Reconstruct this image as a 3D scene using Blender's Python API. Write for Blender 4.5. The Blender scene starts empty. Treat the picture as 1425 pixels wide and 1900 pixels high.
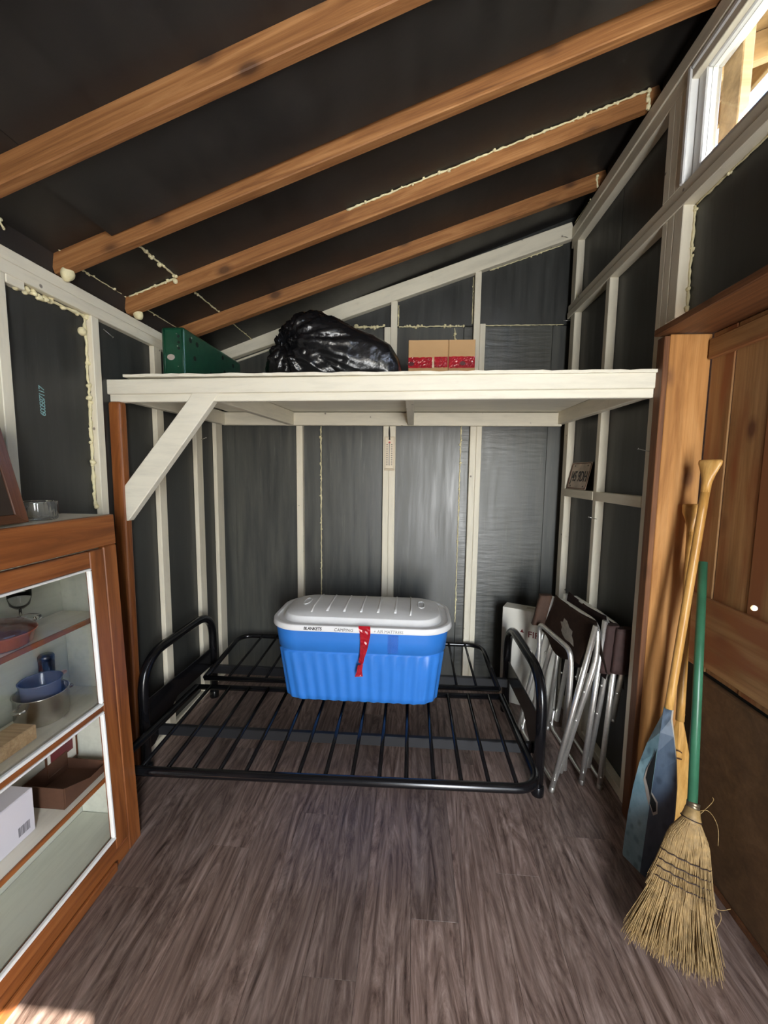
import bpy, bmesh, math, random
from mathutils import Vector, Matrix, noise

C = bpy.context.scene.collection
R = math.radians
rnd = random.Random(7)

# ------------------------------------------------------------------ camera
def build_camera():
    cd = bpy.data.cameras.new('camera')
    cd.sensor_fit = 'HORIZONTAL'; cd.sensor_width = 36.0
    cd.lens = 740.0 / 1425.0 * 36.0
    cd.clip_start = 0.02
    co = bpy.data.objects.new('camera', cd); C.objects.link(co)
    yaw, pit, rol = R(4.034), R(5.685), R(0.697)
    f = Vector((-math.sin(yaw) * math.cos(pit), math.cos(yaw) * math.cos(pit), -math.sin(pit)))
    r = Vector((math.cos(yaw), math.sin(yaw), 0)); u = r.cross(f)
    r2 = r * math.cos(rol) + u * math.sin(rol); u2 = u * math.cos(rol) - r * math.sin(rol)
    m = Matrix((r2, u2, -f)).transposed().to_4x4(); m.translation = (0, 0, 1.4)
    co.matrix_world = m
    bpy.context.scene.camera = co
build_camera()

# ------------------------------------------------------------------ light
vs = bpy.context.scene.view_settings
bpy.context.scene.display_settings.display_device = 'sRGB'
vs.view_transform = 'Standard'; vs.look = 'None'; vs.gamma = 1.0; vs.use_curve_mapping = False
vs.exposure = 0.0

w = bpy.data.worlds.new('sky'); bpy.context.scene.world = w; w.use_nodes = True
nt = w.node_tree; bg = nt.nodes['Background']
sky = nt.nodes.new('ShaderNodeTexSky'); sky.sky_type = 'NISHITA'; sky.sun_disc = False
sky.sun_elevation = R(44); sky.sun_rotation = R(150)
nt.links.new(sky.outputs[0], bg.inputs[0]); bg.inputs[1].default_value = 2.0

def lamp(name, kind, loc, direction, energy, color, **kw):
    ld = bpy.data.lights.new(name, kind); ld.energy = energy; ld.color = color
    for k, v in kw.items(): setattr(ld, k, v)
    o = bpy.data.objects.new(name, ld); C.objects.link(o); o.location = loc
    o.rotation_euler = Vector(direction).to_track_quat('-Z', 'Y').to_euler()
    return o
lamp('sun', 'SUN', (3, -4, 5), (-1.60, 2.1, -2.0), 34.0, (1.0, 0.93, 0.82), angle=R(0.25))
# daylight through the open doorway behind the camera
lamp('doorway_daylight', 'AREA', (0.62, -1.42, 1.06), (-0.14, 1, -0.10), 96.0, (0.96, 0.98, 1.0), shape='RECTANGLE', size=0.50, size_y=1.95)

# ------------------------------------------------------------------ helpers
W = {}
def V(*a): return Vector(a)

def place(o, M, parent=None):
    W[o.name] = M.copy()
    if parent is not None:
        o.parent = parent
        o.matrix_basis = W[parent.name].inverted() @ M
    else:
        o.matrix_basis = M
    return o

def tag(o, label=None, cat=None, group=None, kind=None):
    if label: o['label'] = label
    if cat: o['category'] = cat
    if group: o['group'] = group
    if kind: o['kind'] = kind
    return o

def empty(name, loc, label=None, cat=None, group=None, kind=None):
    o = bpy.data.objects.new(name, None); C.objects.link(o); o.empty_display_size = 0.1
    place(o, Matrix.Translation(loc))
    return tag(o, label, cat, group, kind)

def setmats(me, mats):
    for m in (mats if isinstance(mats, (list, tuple)) else [mats]): me.materials.append(m)

def mesh_obj(name, bm, mats, parent=None, smooth=False, M=None):
    """bm in world coordinates when M is None, else local to M."""
    if M is None:
        vs_ = [v.co for v in bm.verts]
        lo = Vector((min(v.x for v in vs_), min(v.y for v in vs_), min(v.z for v in vs_)))
        hi = Vector((max(v.x for v in vs_), max(v.y for v in vs_), max(v.z for v in vs_)))
        c = (lo + hi) / 2
        bmesh.ops.translate(bm, vec=-c, verts=bm.verts)
        M = Matrix.Translation(c)
    if smooth:
        for f in bm.faces: f.smooth = True
    me = bpy.data.meshes.new(name); bm.to_mesh(me); bm.free(); setmats(me, mats)
    o = bpy.data.objects.new(name, me); C.objects.link(o)
    return place(o, M, parent)

def bevel_all(bm, b, seg=1, ang=0.6):
    if b <= 0: return
    es = [e for e in bm.edges if len(e.link_faces) == 2 and e.calc_face_angle(0) > ang]
    if es: bmesh.ops.bevel(bm, geom=es, offset=b, segments=seg, profile=0.5, affect='EDGES', clamp_overlap=True)

def bm_box(bm, lo, hi, bev=0.0, seg=1, mi=0):
    t = bmesh.new()
    bmesh.ops.create_cube(t, size=1)
    lo = Vector(lo); hi = Vector(hi)
    for v in t.verts: v.co = Vector([lo[i] + (v.co[i] + 0.5) * (hi[i] - lo[i]) for i in range(3)])
    bevel_all(t, bev, seg)
    merge(bm, t, mi)

def merge(bm, t, mi=None, M=None):
    if mi is not None:
        for f in t.faces: f.material_index = mi
    if M is not None: bmesh.ops.transform(t, matrix=M, verts=t.verts)
    me = bpy.data.meshes.new('tmp'); t.to_mesh(me); t.free(); bm.from_mesh(me); bpy.data.meshes.remove(me)

def box(name, lo, hi, mat, parent=None, bev=0.002, seg=1):
    bm = bmesh.new(); bm_box(bm, lo, hi, bev, seg)
    return mesh_obj(name, bm, mat, parent)

def beam(name, p0, p1, wd, ht, mat, parent=None, up=(0, 0, 1), bev=0.003, wob=0.0):
    """board along p0-p1 (its local X); ht along up, wd along the third direction; p0,p1 the centre line."""
    p0 = Vector(p0); p1 = Vector(p1); x = (p1 - p0); L = x.length; x.normalize()
    y = Vector(up).cross(x); y.normalize(); z = x.cross(y)
    M = Matrix((x, y, z)).transposed().to_4x4(); M.translation = (p0 + p1) / 2
    bm = bmesh.new(); bm_box(bm, (-L/2, -wd/2, -ht/2), (L/2, wd/2, ht/2), bev)
    return mesh_obj(name, bm, mat, parent, M=M)

def prism(name, pts, axis_vec, mat, parent=None, bev=0.0):
    """closed polygon of world points extruded along axis_vec."""
    bm = bmesh.new(); a = [bm.verts.new(p) for p in pts]; b = [bm.verts.new(Vector(p) + Vector(axis_vec)) for p in pts]
    bm.faces.new(a[::-1]); bm.faces.new(b); n = len(pts)
    for i in range(n): bm.faces.new((a[i], a[(i+1) % n], b[(i+1) % n], b[i]))
    bmesh.ops.recalc_face_normals(bm, faces=bm.faces); bevel_all(bm, bev)
    return mesh_obj(name, bm, mat, parent)

def smooth_path(pts, closed=False, n=6):
    pts = [Vector(p) for p in pts]; out = []
    m = len(pts)
    for i in range(m if closed else m - 1):
        p0 = pts[(i-1) % m] if closed or i > 0 else pts[i]
        p1 = pts[i]; p2 = pts[(i+1) % m]
        p3 = pts[(i+2) % m] if closed or i + 2 < m else p2
        for k in range(n):
            t = k / n
            out.append(0.5 * ((2*p1) + (p2-p0)*t + (2*p0-5*p1+4*p2-p3)*t*t + (3*p1-p0-3*p2+p3)*t**3))
    if not closed: out.append(pts[-1])
    return out

def fillet(pts, rad, n=6, closed=False):
    """polyline with rounded corners."""
    pts = [Vector(p) for p in pts]; m = len(pts); out = []
    for i in range(m):
        if not closed and i in (0, m-1): out.append(pts[i]); continue
        a = pts[(i-1) % m] - pts[i]; b = pts[(i+1) % m] - pts[i]
        r = min(rad, a.length*0.48, b.length*0.48)
        pa = pts[i] + a.normalized()*r; pb = pts[i] + b.normalized()*r
        for k in range(n+1):
            t = k/n
            out.append(pa*(1-t)**2 + pts[i]*2*t*(1-t) + pb*t*t)
    return out

def bm_tube(bm, path, rad, seg=10, closed=False, mi=0, cap=True, flat=1.0):
    """rad number or function of t in 0..1"""
    path = [Vector(p) for p in path]; m = len(path)
    t0 = (path[1] - path[0]).normalized()
    ref = Vector((0, 0, 1)) if abs(t0.z) < 0.9 else Vector((1, 0, 0))
    nrm = (ref - t0*ref.dot(t0)).normalized(); rings = []
    for i, p in enumerate(path):
        if closed: t = (path[(i+1) % m] - path[(i-1) % m]).normalized()
        elif i == 0: t = t0
        elif i == m-1: t = (path[i] - path[i-1]).normalized()
        else: t = (path[i+1] - path[i-1]).normalized()
        nrm = (nrm - t*nrm.dot(t)).normalized(); bn = t.cross(nrm)
        r = rad(i/(m-1)) if callable(rad) else rad
        rings.append([bm.verts.new(p + nrm*math.cos(2*math.pi*k/seg)*r + bn*math.sin(2*math.pi*k/seg)*r*flat) for k in range(seg)])
    for i in range(m if closed else m-1):
        a, b = rings[i], rings[(i+1) % m]
        for k in range(seg):
            f = bm.faces.new((a[k], a[(k+1) % seg], b[(k+1) % seg], b[k])); f.smooth = True; f.material_index = mi
    if cap and not closed:
        f = bm.faces.new(rings[0][::-1]); f.material_index = mi
        f = bm.faces.new(rings[-1]); f.material_index = mi

def tube(name, path, rad, mat, parent=None, seg=10, closed=False, **k):
    bm = bmesh.new(); bm_tube(bm, path, rad, seg, closed, **k)
    bmesh.ops.recalc_face_normals(bm, faces=bm.faces)
    return mesh_obj(name, bm, mat, parent)

def lathe(name, prof, center, mat, parent=None, seg=40, axis=None, wobble=None):
    """prof list of (r,z); open profile; r=0 closes."""
    bm = bmesh.new(); rings = []
    for r, z in prof:
        if r < 1e-6: rings.append([bm.verts.new((0, 0, z))]); continue
        rings.append([bm.verts.new(((r + (wobble(k/seg, z) if wobble else 0))*math.cos(2*math.pi*k/seg), (r + (wobble(k/seg, z) if wobble else 0))*math.sin(2*math.pi*k/seg), z)) for k in range(seg)])
    for a, b in zip(rings, rings[1:]):
        for k in range(seg):
            k2 = (k+1) % seg
            if len(a) == 1 and len(b) == 1: continue
            if len(a) == 1: bm.faces.new((a[0], b[k2], b[k]))
            elif len(b) == 1: bm.faces.new((a[k], a[k2], b[0]))
            else: bm.faces.new((a[k], a[k2], b[k2], b[k]))
    bmesh.ops.recalc_face_normals(bm, faces=bm.faces)
    M = Matrix.Translation(center)
    if axis is not None: M = M @ Vector(axis).to_track_quat('Z', 'Y').to_matrix().to_4x4()
    return mesh_obj(name, bm, mat, parent, smooth=True, M=M)

def foam(name, pts, r, parent, lumps=0, seed=1, steps=14):
    """a squeezed bead of expanding foam along a line, with lumps."""
    rr = random.Random(seed); bm = bmesh.new(); path = []
    pts = [Vector(p) for p in pts]
    for a, b in zip(pts, pts[1:]):
        n = max(2, int((b-a).length / 0.012))
        n = min(n, 90)
        for k in range(n): path.append(a + (b-a)*k/n)
    path.append(pts[-1])
    path = [p + Vector((rr.uniform(-1, 1), rr.uniform(-1, 1), rr.uniform(-1, 1)))*r*0.25 for p in path]
    s = rr.random()*50
    bm_tube(bm, path, lambda t: r*(0.42 + 0.55*abs(noise.noise(Vector((t*len(path)*0.33 + s, s, 0))))*1.6), 7)
    for _ in range(lumps):
        p = path[rr.randrange(len(path))]
        t = bmesh.new(); bmesh.ops.create_icosphere(t, subdivisions=2, radius=r*rr.uniform(0.7, 1.35))
        for v in t.verts: v.co *= 1 + 0.6*noise.noise(v.co*90 + Vector((s, s, s + _)))
        bmesh.ops.translate(t, vec=p + Vector((rr.uniform(-1, 1), rr.uniform(-1, 1), rr.uniform(-1, 1)))*r*0.8, verts=t.verts)
        for f in t.faces: f.smooth = True
        merge(bm, t, 0)
    return mesh_obj(name, bm, FOAM, parent)

def blob(name, c, r, parent, seed=1, scale=(1, 1, 1.1), mat=None):
    bm = bmesh.new(); bmesh.ops.create_icosphere(bm, subdivisions=3, radius=r)
    for v in bm.verts:
        v.co *= 1 + 0.22*noise.noise(v.co*38 + Vector((seed*3.1, 0, 0)))
        v.co = Vector([v.co[i]*scale[i] for i in range(3)])
    bmesh.ops.translate(bm, vec=Vector(c), verts=bm.verts)
    return mesh_obj(name, bm, mat or FOAM, parent, smooth=True)

def text(name, s, size, M, mat, parent, shear=0.0, ext=0.0004, spacing=1.0, bold=0.0):
    cu = bpy.data.curves.new(name, 'FONT'); cu.body = s; cu.size = size; cu.shear = shear
    cu.align_x = 'CENTER'; cu.align_y = 'CENTER'; cu.extrude = ext; cu.space_character = spacing; cu.offset = bold
    cu.resolution_u = 3
    o = bpy.data.objects.new('tmp_text', cu); C.objects.link(o)
    dg = bpy.context.evaluated_depsgraph_get(); me = bpy.data.meshes.new_from_object(o.evaluated_get(dg))
    bpy.data.objects.remove(o); bpy.data.curves.remove(cu)
    me.materials.clear(); me.materials.append(mat)
    o = bpy.data.objects.new(name, me); C.objects.link(o)
    return place(o, M, parent)

def frame_mat(x, y, origin):
    x = Vector(x).normalized(); y = Vector(y); y = (y - x*y.dot(x)).normalized(); z = x.cross(y)
    M = Matrix((x, y, z)).transposed().to_4x4(); M.translation = origin
    return M

# ------------------------------------------------------------------ materials
def newmat(name):
    m = bpy.data.materials.new(name); m.use_nodes = True
    n = m.node_tree.nodes; p = n['Principled BSDF']
    return m, m.node_tree, n, p

def lk(t, a, b): t.links.new(a, b)

def ramp(t, fac, stops):
    r = t.nodes.new('ShaderNodeValToRGB')
    while len(r.color_ramp.elements) > 1: r.color_ramp.elements.remove(r.color_ramp.elements[-1])
    r.color_ramp.elements[0].position = stops[0][0]; r.color_ramp.elements[0].color = (*stops[0][1], 1)
    for pos, c in stops[1:]:
        e = r.color_ramp.elements.new(pos); e.color = (*c, 1)
    lk(t, fac, r.inputs[0]); return r

def coords(t, scale=(1, 1, 1), per_object=True):
    tc = t.nodes.new('ShaderNodeTexCoord'); mp = t.nodes.new('ShaderNodeMapping')
    mp.inputs['Scale'].default_value = scale
    if per_object:
        oi = t.nodes.new('ShaderNodeObjectInfo'); mu = t.nodes.new('ShaderNodeMath'); mu.operation = 'MULTIPLY'; mu.inputs[1].default_value = 37.0
        lk(t, oi.outputs['Random'], mu.inputs[0])
        ad = t.nodes.new('ShaderNodeVectorMath'); ad.operation = 'ADD'
        lk(t, tc.outputs['Object'], ad.inputs[0]); lk(t, mu.outputs[0], ad.inputs[1]); lk(t, ad.outputs[0], mp.inputs[0])
    else: lk(t, tc.outputs['Object'], mp.inputs[0])
    return mp.outputs[0]

def nz(t, vec, scale, detail=4, rough=0.55, dist=0.0):
    n = t.nodes.new('ShaderNodeTexNoise'); n.inputs['Scale'].default_value = scale
    n.inputs['Detail'].default_value = detail; n.inputs['Roughness'].default_value = rough; n.inputs['Distortion'].default_value = dist
    lk(t, vec, n.inputs['Vector']); return n.outputs['Fac']

def bump(t, p, h, strength=0.2, dist=0.01):
    b = t.nodes.new('ShaderNodeBump'); b.inputs['Strength'].default_value = strength; b.inputs['Distance'].default_value = dist
    lk(t, h, b.inputs['Height']); lk(t, b.outputs[0], p.inputs['Normal'])

def mix(t, fac, a, b, mode='MIX'):
    m = t.nodes.new('ShaderNodeMix'); m.data_type = 'RGBA'; m.blend_type = mode
    for sock, val in ((m.inputs[0], fac), (m.inputs[6], a), (m.inputs[7], b)):
        if hasattr(val, 'links'): lk(t, val, sock)
        elif isinstance(val, (int, float)): sock.default_value = val
        else: sock.default_value = (*val, 1)
    return m.outputs[2]

def simple(name, col, rough=0.5, metal=0.0, spec=0.5, var=0.0, nscale=20, bstr=0.0, coat=0.0):
    m, t, n, p = newmat(name)
    p.inputs['Roughness'].default_value = rough; p.inputs['Metallic'].default_value = metal
    p.inputs['Specular IOR Level'].default_value = spec; p.inputs['Coat Weight'].default_value = coat
    p.inputs['Base Color'].default_value = (*col, 1)
    if var or bstr:
        f = nz(t, coords(t), nscale, 5, 0.6)
        if var:
            r = ramp(t, f, [(0.3, tuple(c*(1-var) for c in col)), (0.7, tuple(min(1, c*(1+var)) for c in col))])
            lk(t, r.outputs[0], p.inputs['Base Color'])
        if bstr: bump(t, p, f, bstr, 0.004)
    return m

def wood(name, dark, mid, light, grain=(1.2, 22, 22), rough=0.55, knots=0.5, knotcol=None, bstr=0.15, spec=0.35, stain=None):
    """grain runs along the object's local X."""
    m, t, n, p = newmat(name)
    v = coords(t, grain)
    f1 = nz(t, v, 1.6, 6, 0.62, 1.2)
    gm = min(grain); v2 = coords(t, tuple(g*0.7 if g == gm else g*4.5 for g in grain)); f2 = nz(t, v2, 2.0, 4, 0.7)
    r = ramp(t, f1, [(0.30, dark), (0.5, mid), (0.68, light)])
    r2 = ramp(t, f2, [(0.35, (0.72, 0.70, 0.68)), (0.62, (1, 1, 1))])
    col = mix(t, 0.75, r.outputs[0], r2.outputs[0], 'MULTIPLY')
    if knots > 0:
        vk = coords(t, (4.6, 8.0, 8.0)); vo = t.nodes.new('ShaderNodeTexVoronoi'); vo.inputs['Scale'].default_value = 1.0
        lk(t, vk, vo.inputs['Vector'])
        rk = ramp(t, vo.outputs['Distance'], [(0.09, (1, 1, 1)), (0.15, (0.45, 0.45, 0.45)), (0.24, (0, 0, 0))])
        mu = t.nodes.new('ShaderNodeMath'); mu.operation = 'MULTIPLY'; mu.inputs[1].default_value = knots
        lk(t, rk.outputs[0], mu.inputs[0])
        col = mix(t, mu.outputs[0], col, knotcol or tuple(c*0.25 for c in dark))
    if stain is not None:
        fs = nz(t, coords(t, (0.7, 4.5, 4.5)), 1.8, 3, 0.5)
        rs = ramp(t, fs, [(0.50, (0, 0, 0)), (0.60, (0.9, 0.9, 0.9))])
        col = mix(t, rs.outputs[0], col, stain)
    lk(t, col, p.inputs['Base Color'])
    p.inputs['Roughness'].default_value = rough; p.inputs['Specular IOR Level'].default_value = spec
    bump(t, p, f2, bstr, 0.004)
    return m

def paint(name, col, dirt, rough=0.5, amt=0.55, chips=0.0):
    m, t, n, p = newmat(name)
    f = nz(t, coords(t, (2, 14, 14)), 2.2, 6, 0.65)
    r = ramp(t, f, [(0.28, tuple(c*0.86 for c in col)), (0.55, col)])
    f2 = nz(t, coords(t, (1, 1, 1)), 9, 6, 0.7)
    r2 = ramp(t, f2, [(0.62, (0, 0, 0)), (0.80, (amt,)*3)])
    c = mix(t, r2.outputs[0], r.outputs[0], dirt)
    if chips:
        vo = t.nodes.new('ShaderNodeTexVoronoi'); vo.inputs['Scale'].default_value = 9; lk(t, coords(t), vo.inputs['Vector'])
        rk = ramp(t, vo.outputs['Distance'], [(0.045, (chips,)*3), (0.07, (0, 0, 0))])
        c = mix(t, rk.outputs[0], c, (0.10, 0.07, 0.05))
    lk(t, c, p.inputs['Base Color']); p.inputs['Roughness'].default_value = rough
    bump(t, p, f, 0.25, 0.003)
    return m

WHITE = paint('white_paint', (0.74, 0.68, 0.54), (0.44, 0.36, 0.25), 0.5, 0.45, 0.8)
SHELFWHITE = paint('shelf_paint', (0.76, 0.72, 0.60), (0.45, 0.40, 0.31), 0.5, 0.4)
PALE = paint('pale_grey_green_paint', (0.52, 0.53, 0.45), (0.36, 0.33, 0.26), 0.55, 0.4)
RAFTER = wood('rafter_pine', (0.20, 0.080, 0.026), (0.33, 0.142, 0.048), (0.45, 0.215, 0.080), knots=0.85, knotcol=(0.07, 0.03, 0.014), rough=0.6)
PINE = wood('door_pine', (0.21, 0.105, 0.040), (0.33, 0.175, 0.070), (0.40, 0.225, 0.095), grain=(0.9, 10, 10), knots=0.9, knotcol=(0.09, 0.03, 0.015), stain=(0.24, 0.085, 0.032))
JAMBPINE = wood('jamb_pine', (0.32, 0.135, 0.036), (0.46, 0.215, 0.064), (0.54, 0.275, 0.095), grain=(0.9, 9, 9), knots=0.7, knotcol=(0.16, 0.07, 0.03))
DARKWOOD = wood('dark_reddish_wood', (0.10, 0.04, 0.018), (0.17, 0.07, 0.028), (0.24, 0.10, 0.04), knots=0.4)
PANELWOOD = wood('door_panel_wood', (0.085, 0.046, 0.020), (0.13, 0.070, 0.030), (0.165, 0.092, 0.042), grain=(0.7, 5, 5), knots=0.0, rough=0.7)  # dark brown plywood of the lower door panel
STAINED = wood('orange_stained_wood', (0.12, 0.036, 0.010), (0.26, 0.083, 0.022), (0.35, 0.125, 0.036), grain=(0.9, 11, 11), rough=0.36, knots=0.3, spec=0.5, bstr=0.1)
FRAMEWOOD = wood('brown_frame_wood', (0.045, 0.016, 0.007), (0.080, 0.030, 0.013), (0.120, 0.047, 0.020), rough=0.32, knots=0.0)
PADDLEWOOD = wood('varnished_paddle_wood', (0.42, 0.20, 0.045), (0.58, 0.31, 0.085), (0.68, 0.40, 0.13), grain=(16, 16, 1.2), rough=0.33, knots=0.0, bstr=0.05)
PALEWOOD = wood('pale_board_wood', (0.42, 0.27, 0.14), (0.55, 0.37, 0.20), (0.62, 0.44, 0.26), knots=0.0)
SOFFIT = wood('soffit_plywood', (0.44, 0.28, 0.13), (0.58, 0.39, 0.20), (0.68, 0.48, 0.27), grain=(0.8, 6, 6), knots=0.3, rough=0.7)

def plank_mat():
    m, t, n, p = newmat('grey_brown_plank')
    oi = t.nodes.new('ShaderNodeObjectInfo')
    v = coords(t, (1.5, 9, 9)); f1 = nz(t, v, 1.5, 8, 0.70, 4.0)
    f2 = nz(t, coords(t, (1.6, 34, 34)), 2.0, 6, 0.75)
    wv = t.nodes.new('ShaderNodeTexWave'); wv.wave_type = 'BANDS'; wv.bands_direction = 'Y'
    wv.inputs['Scale'].default_value = 1.0; wv.inputs['Distortion'].default_value = 9.0; wv.inputs['Detail'].default_value = 3; wv.inputs['Detail Scale'].default_value = 0.6
    lk(t, coords(t, (0.8, 9, 9)), wv.inputs['Vector'])
    r = ramp(t, f1, [(0.31, (0.045, 0.027, 0.021)), (0.43, (0.150, 0.102, 0.083)), (0.55, (0.245, 0.178, 0.150)), (0.70, (0.38, 0.295, 0.255))])
    rw = ramp(t, wv.outputs['Fac'], [(0.0, (0.55, 0.52, 0.50)), (0.22, (0.92, 0.92, 0.92)), (1, (1.08, 1.07, 1.06))])
    r2 = ramp(t, f2, [(0.34, (0.70, 0.68, 0.66)), (0.6, (1.08, 1.08, 1.08))])
    c = mix(t, 0.55, r.outputs[0], rw.outputs[0], 'MULTIPLY'); c = mix(t, 0.7, c, r2.outputs[0], 'MULTIPLY')
    rr = ramp(t, oi.outputs['Random'], [(0, (0.80, 0.80, 0.80)), (0.5, (1.0, 0.98, 0.96)), (1, (1.22, 1.18, 1.16))])
    c = mix(t, 1.0, c, rr.outputs[0], 'MULTIPLY')
    lk(t, c, p.inputs['Base Color'])
    p.inputs['Roughness'].default_value = 0.42; p.inputs['Specular IOR Level'].default_value = 0.45
    bump(t, p, f2, 0.12, 0.003)
    return m
PLANK = plank_mat()

def sheathing(name, base, lightc, rough=0.42, streak=(9, 9, 0.7), amt=0.6, scuff=0.35, spec=0.6, bs=0.12, wr=(9, 9, 0.8)):
    m, t, n, p = newmat(name)
    f = nz(t, coords(t, streak), 3.0, 6, 0.65)
    f2 = nz(t, coords(t, (1, 1, 1)), 3.5, 6, 0.7)
    f3 = nz(t, coords(t, (26, 26, 1.2)), 3.0, 5, 0.75)
    r = ramp(t, f, [(0.3, base), (0.72, lightc)])
    r3 = ramp(t, f3, [(0.60, (0, 0, 0)), (0.82, (scuff,)*3)])
    c = mix(t, r3.outputs[0], r.outputs[0], tuple(min(1, x*3.2+0.02) for x in lightc))
    lk(t, c, p.inputs['Base Color'])
    rr = ramp(t, f, [(0.3, (rough-0.05,)*3), (0.7, (rough+0.12,)*3)])
    lk(t, rr.outputs[0], p.inputs['Roughness']); p.inputs['Specular IOR Level'].default_value = spec
    bump(t, p, nz(t, coords(t, wr), 3.0, 3, 0.5), bs, 0.006)
    return m
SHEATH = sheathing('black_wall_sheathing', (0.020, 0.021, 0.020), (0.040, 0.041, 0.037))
SHEATHBACK = sheathing('painted_sheen_sheathing', (0.034, 0.036, 0.035), (0.075, 0.075, 0.062), rough=0.40, scuff=0.5, spec=0.8)  # base lightened to paint in the sheen of light on the back wall
SHEATHWRINKLE = sheathing('wrinkled_black_sheathing', (0.034, 0.036, 0.033), (0.075, 0.075, 0.060), rough=0.38, scuff=0.4, spec=0.8, bs=0.35, wr=(2, 2, 13))  # wrinkles are bumps; base lightened here too for the painted sheen
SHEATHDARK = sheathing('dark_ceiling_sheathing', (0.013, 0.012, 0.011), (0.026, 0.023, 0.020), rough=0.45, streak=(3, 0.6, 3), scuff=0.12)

FOAM = simple('cream_foam', (0.74, 0.66, 0.40), 0.65, var=0.12, nscale=60)
BLACKMETAL = simple('black_gloss_metal', (0.005, 0.005, 0.006), 0.20, spec=0.45, var=0.3, nscale=30)
GREYBAR = simple('dark_bar_metal', (0.020, 0.021, 0.024), 0.42, spec=0.6)
BARE = simple('scuffed_steel', (0.55, 0.55, 0.55), 0.35, 1.0)
ALU = simple('polished_aluminium', (0.90, 0.88, 0.82), 0.34, 0.88, var=0.08, nscale=90)
ALUDULL = simple('dull_aluminium', (0.55, 0.53, 0.48), 0.5, 1.0)
STEEL = simple('stainless_steel', (0.60, 0.57, 0.53), 0.24, 1.0, var=0.06)
BLUEPOT = simple('dark_blue_enamel', (0.010, 0.012, 0.022), 0.18)
BLUE = simple('blue_plastic', (0.030, 0.185, 0.60), 0.42, spec=0.5, var=0.05, nscale=8)
LIDGREY = simple('pale_grey_plastic', (0.74, 0.74, 0.74), 0.40, var=0.04, nscale=12)
GREENP = simple('dark_green_plastic', (0.006, 0.060, 0.030), 0.35, var=0.2, nscale=25, bstr=0.05)
HOLE = simple('dark_hole', (0.004, 0.006, 0.005), 0.8)
RAWPATCH = simple('scraped_plastic', (0.45, 0.38, 0.33), 0.7, var=0.15)
CARD = simple('brown_cardboard', (0.50, 0.30, 0.135), 0.75, var=0.06, nscale=6, bstr=0.05)
CARDDARK = simple('dark_brown_card', (0.085, 0.036, 0.018), 0.75, var=0.15)
RED = simple('red_tape', (0.66, 0.022, 0.040), 0.16, spec=0.7, var=0.25, nscale=18, bstr=0.5)
REDDARK = simple('dark_red_print', (0.10, 0.005, 0.01), 0.3)
WHITECARD = simple('white_card', (0.66, 0.63, 0.55), 0.6, var=0.05, nscale=4)
COOLWHITE = simple('cool_white_card', (0.60, 0.58, 0.62), 0.6)
GREYPRINT = simple('grey_print', (0.20, 0.19, 0.21), 0.6)
INK = simple('black_ink', (0.012, 0.010, 0.010), 0.5)
REDINK = simple('dark_red_ink', (0.16, 0.018, 0.018), 0.5)
TEALINK = simple('pale_teal_ink', (0.22, 0.42, 0.42), 0.6)
FABRIC = simple('dark_brown_canvas', (0.034, 0.014, 0.011), 0.8, var=0.2, nscale=40, bstr=0.2)
FABRIC2 = simple('faded_brown_canvas', (0.055, 0.026, 0.014), 0.8, var=0.2, nscale=40, bstr=0.2)
RAGWHITE = simple('torn_white_vinyl', (0.82, 0.78, 0.66), 0.6, var=0.2, nscale=60)
GREENPAINT = simple('green_handle_paint', (0.035, 0.135, 0.072), 0.35, var=0.18, nscale=12)
STRAW = simple('broom_straw', (0.30, 0.190, 0.070), 0.6, var=0.35, nscale=60)
STRAWDARK = simple('broom_straw_core', (0.20, 0.125, 0.048), 0.8, var=0.3, nscale=50)
STITCH = simple('dark_stitch_thread', (0.030, 0.014, 0.010), 0.7)
TIN = simple('tarnished_tin', (0.22, 0.17, 0.11), 0.4, 0.8)
PLATE = simple('rusty_cream_plate', (0.55, 0.45, 0.35), 0.45, var=0.3, nscale=16)
RUST = simple('rusted_edge', (0.13, 0.05, 0.03), 0.7, var=0.4, nscale=40)
CREAMPL = simple('aged_cream_plastic', (0.62, 0.52, 0.38), 0.5)
TERRA = simple('amber_brown_dish', (0.30, 0.085, 0.035), 0.12, var=0.1, coat=0.5)
NAIL = simple('nail_steel', (0.55, 0.53, 0.50), 0.35, 1.0)
BAG = simple('black_bin_bag', (0.006, 0.006, 0.007), 0.25, spec=0.6, var=0.1, nscale=22, bstr=0.9)
WHITEGLOSS = simple('white_gloss_trim', (0.80, 0.80, 0.78), 0.4, var=0.04)
MAROON = simple('maroon_print', (0.13, 0.022, 0.026), 0.5, var=0.2)
GROUND = simple('ground_outside', (0.20, 0.19, 0.13), 0.9, var=0.3, nscale=3)

def glass(name, col=(1, 1, 1), rough=0.0, ior=1.45):
    m, t, n, p = newmat(name)
    p.inputs['Base Color'].default_value = (*col, 1); p.inputs['Transmission Weight'].default_value = 1.0
    p.inputs['Roughness'].default_value = rough; p.inputs['IOR'].default_value = ior
    return m
GLASS = glass('clear_glass')
PANE = glass('window_pane_glass', (0.97, 0.98, 0.97), 0.0, 1.25)
HOLDERGLASS = glass('ribbed_glass', (0.97, 0.98, 0.96), 0.02, 1.45)
HOLDERGLASS.node_tree.nodes['Principled BSDF'].inputs['Transmission Weight'].default_value = 0.96
CLEARTAPE = glass('clear_tape', (0.80, 0.88, 1.0), 0.25, 1.3)

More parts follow.
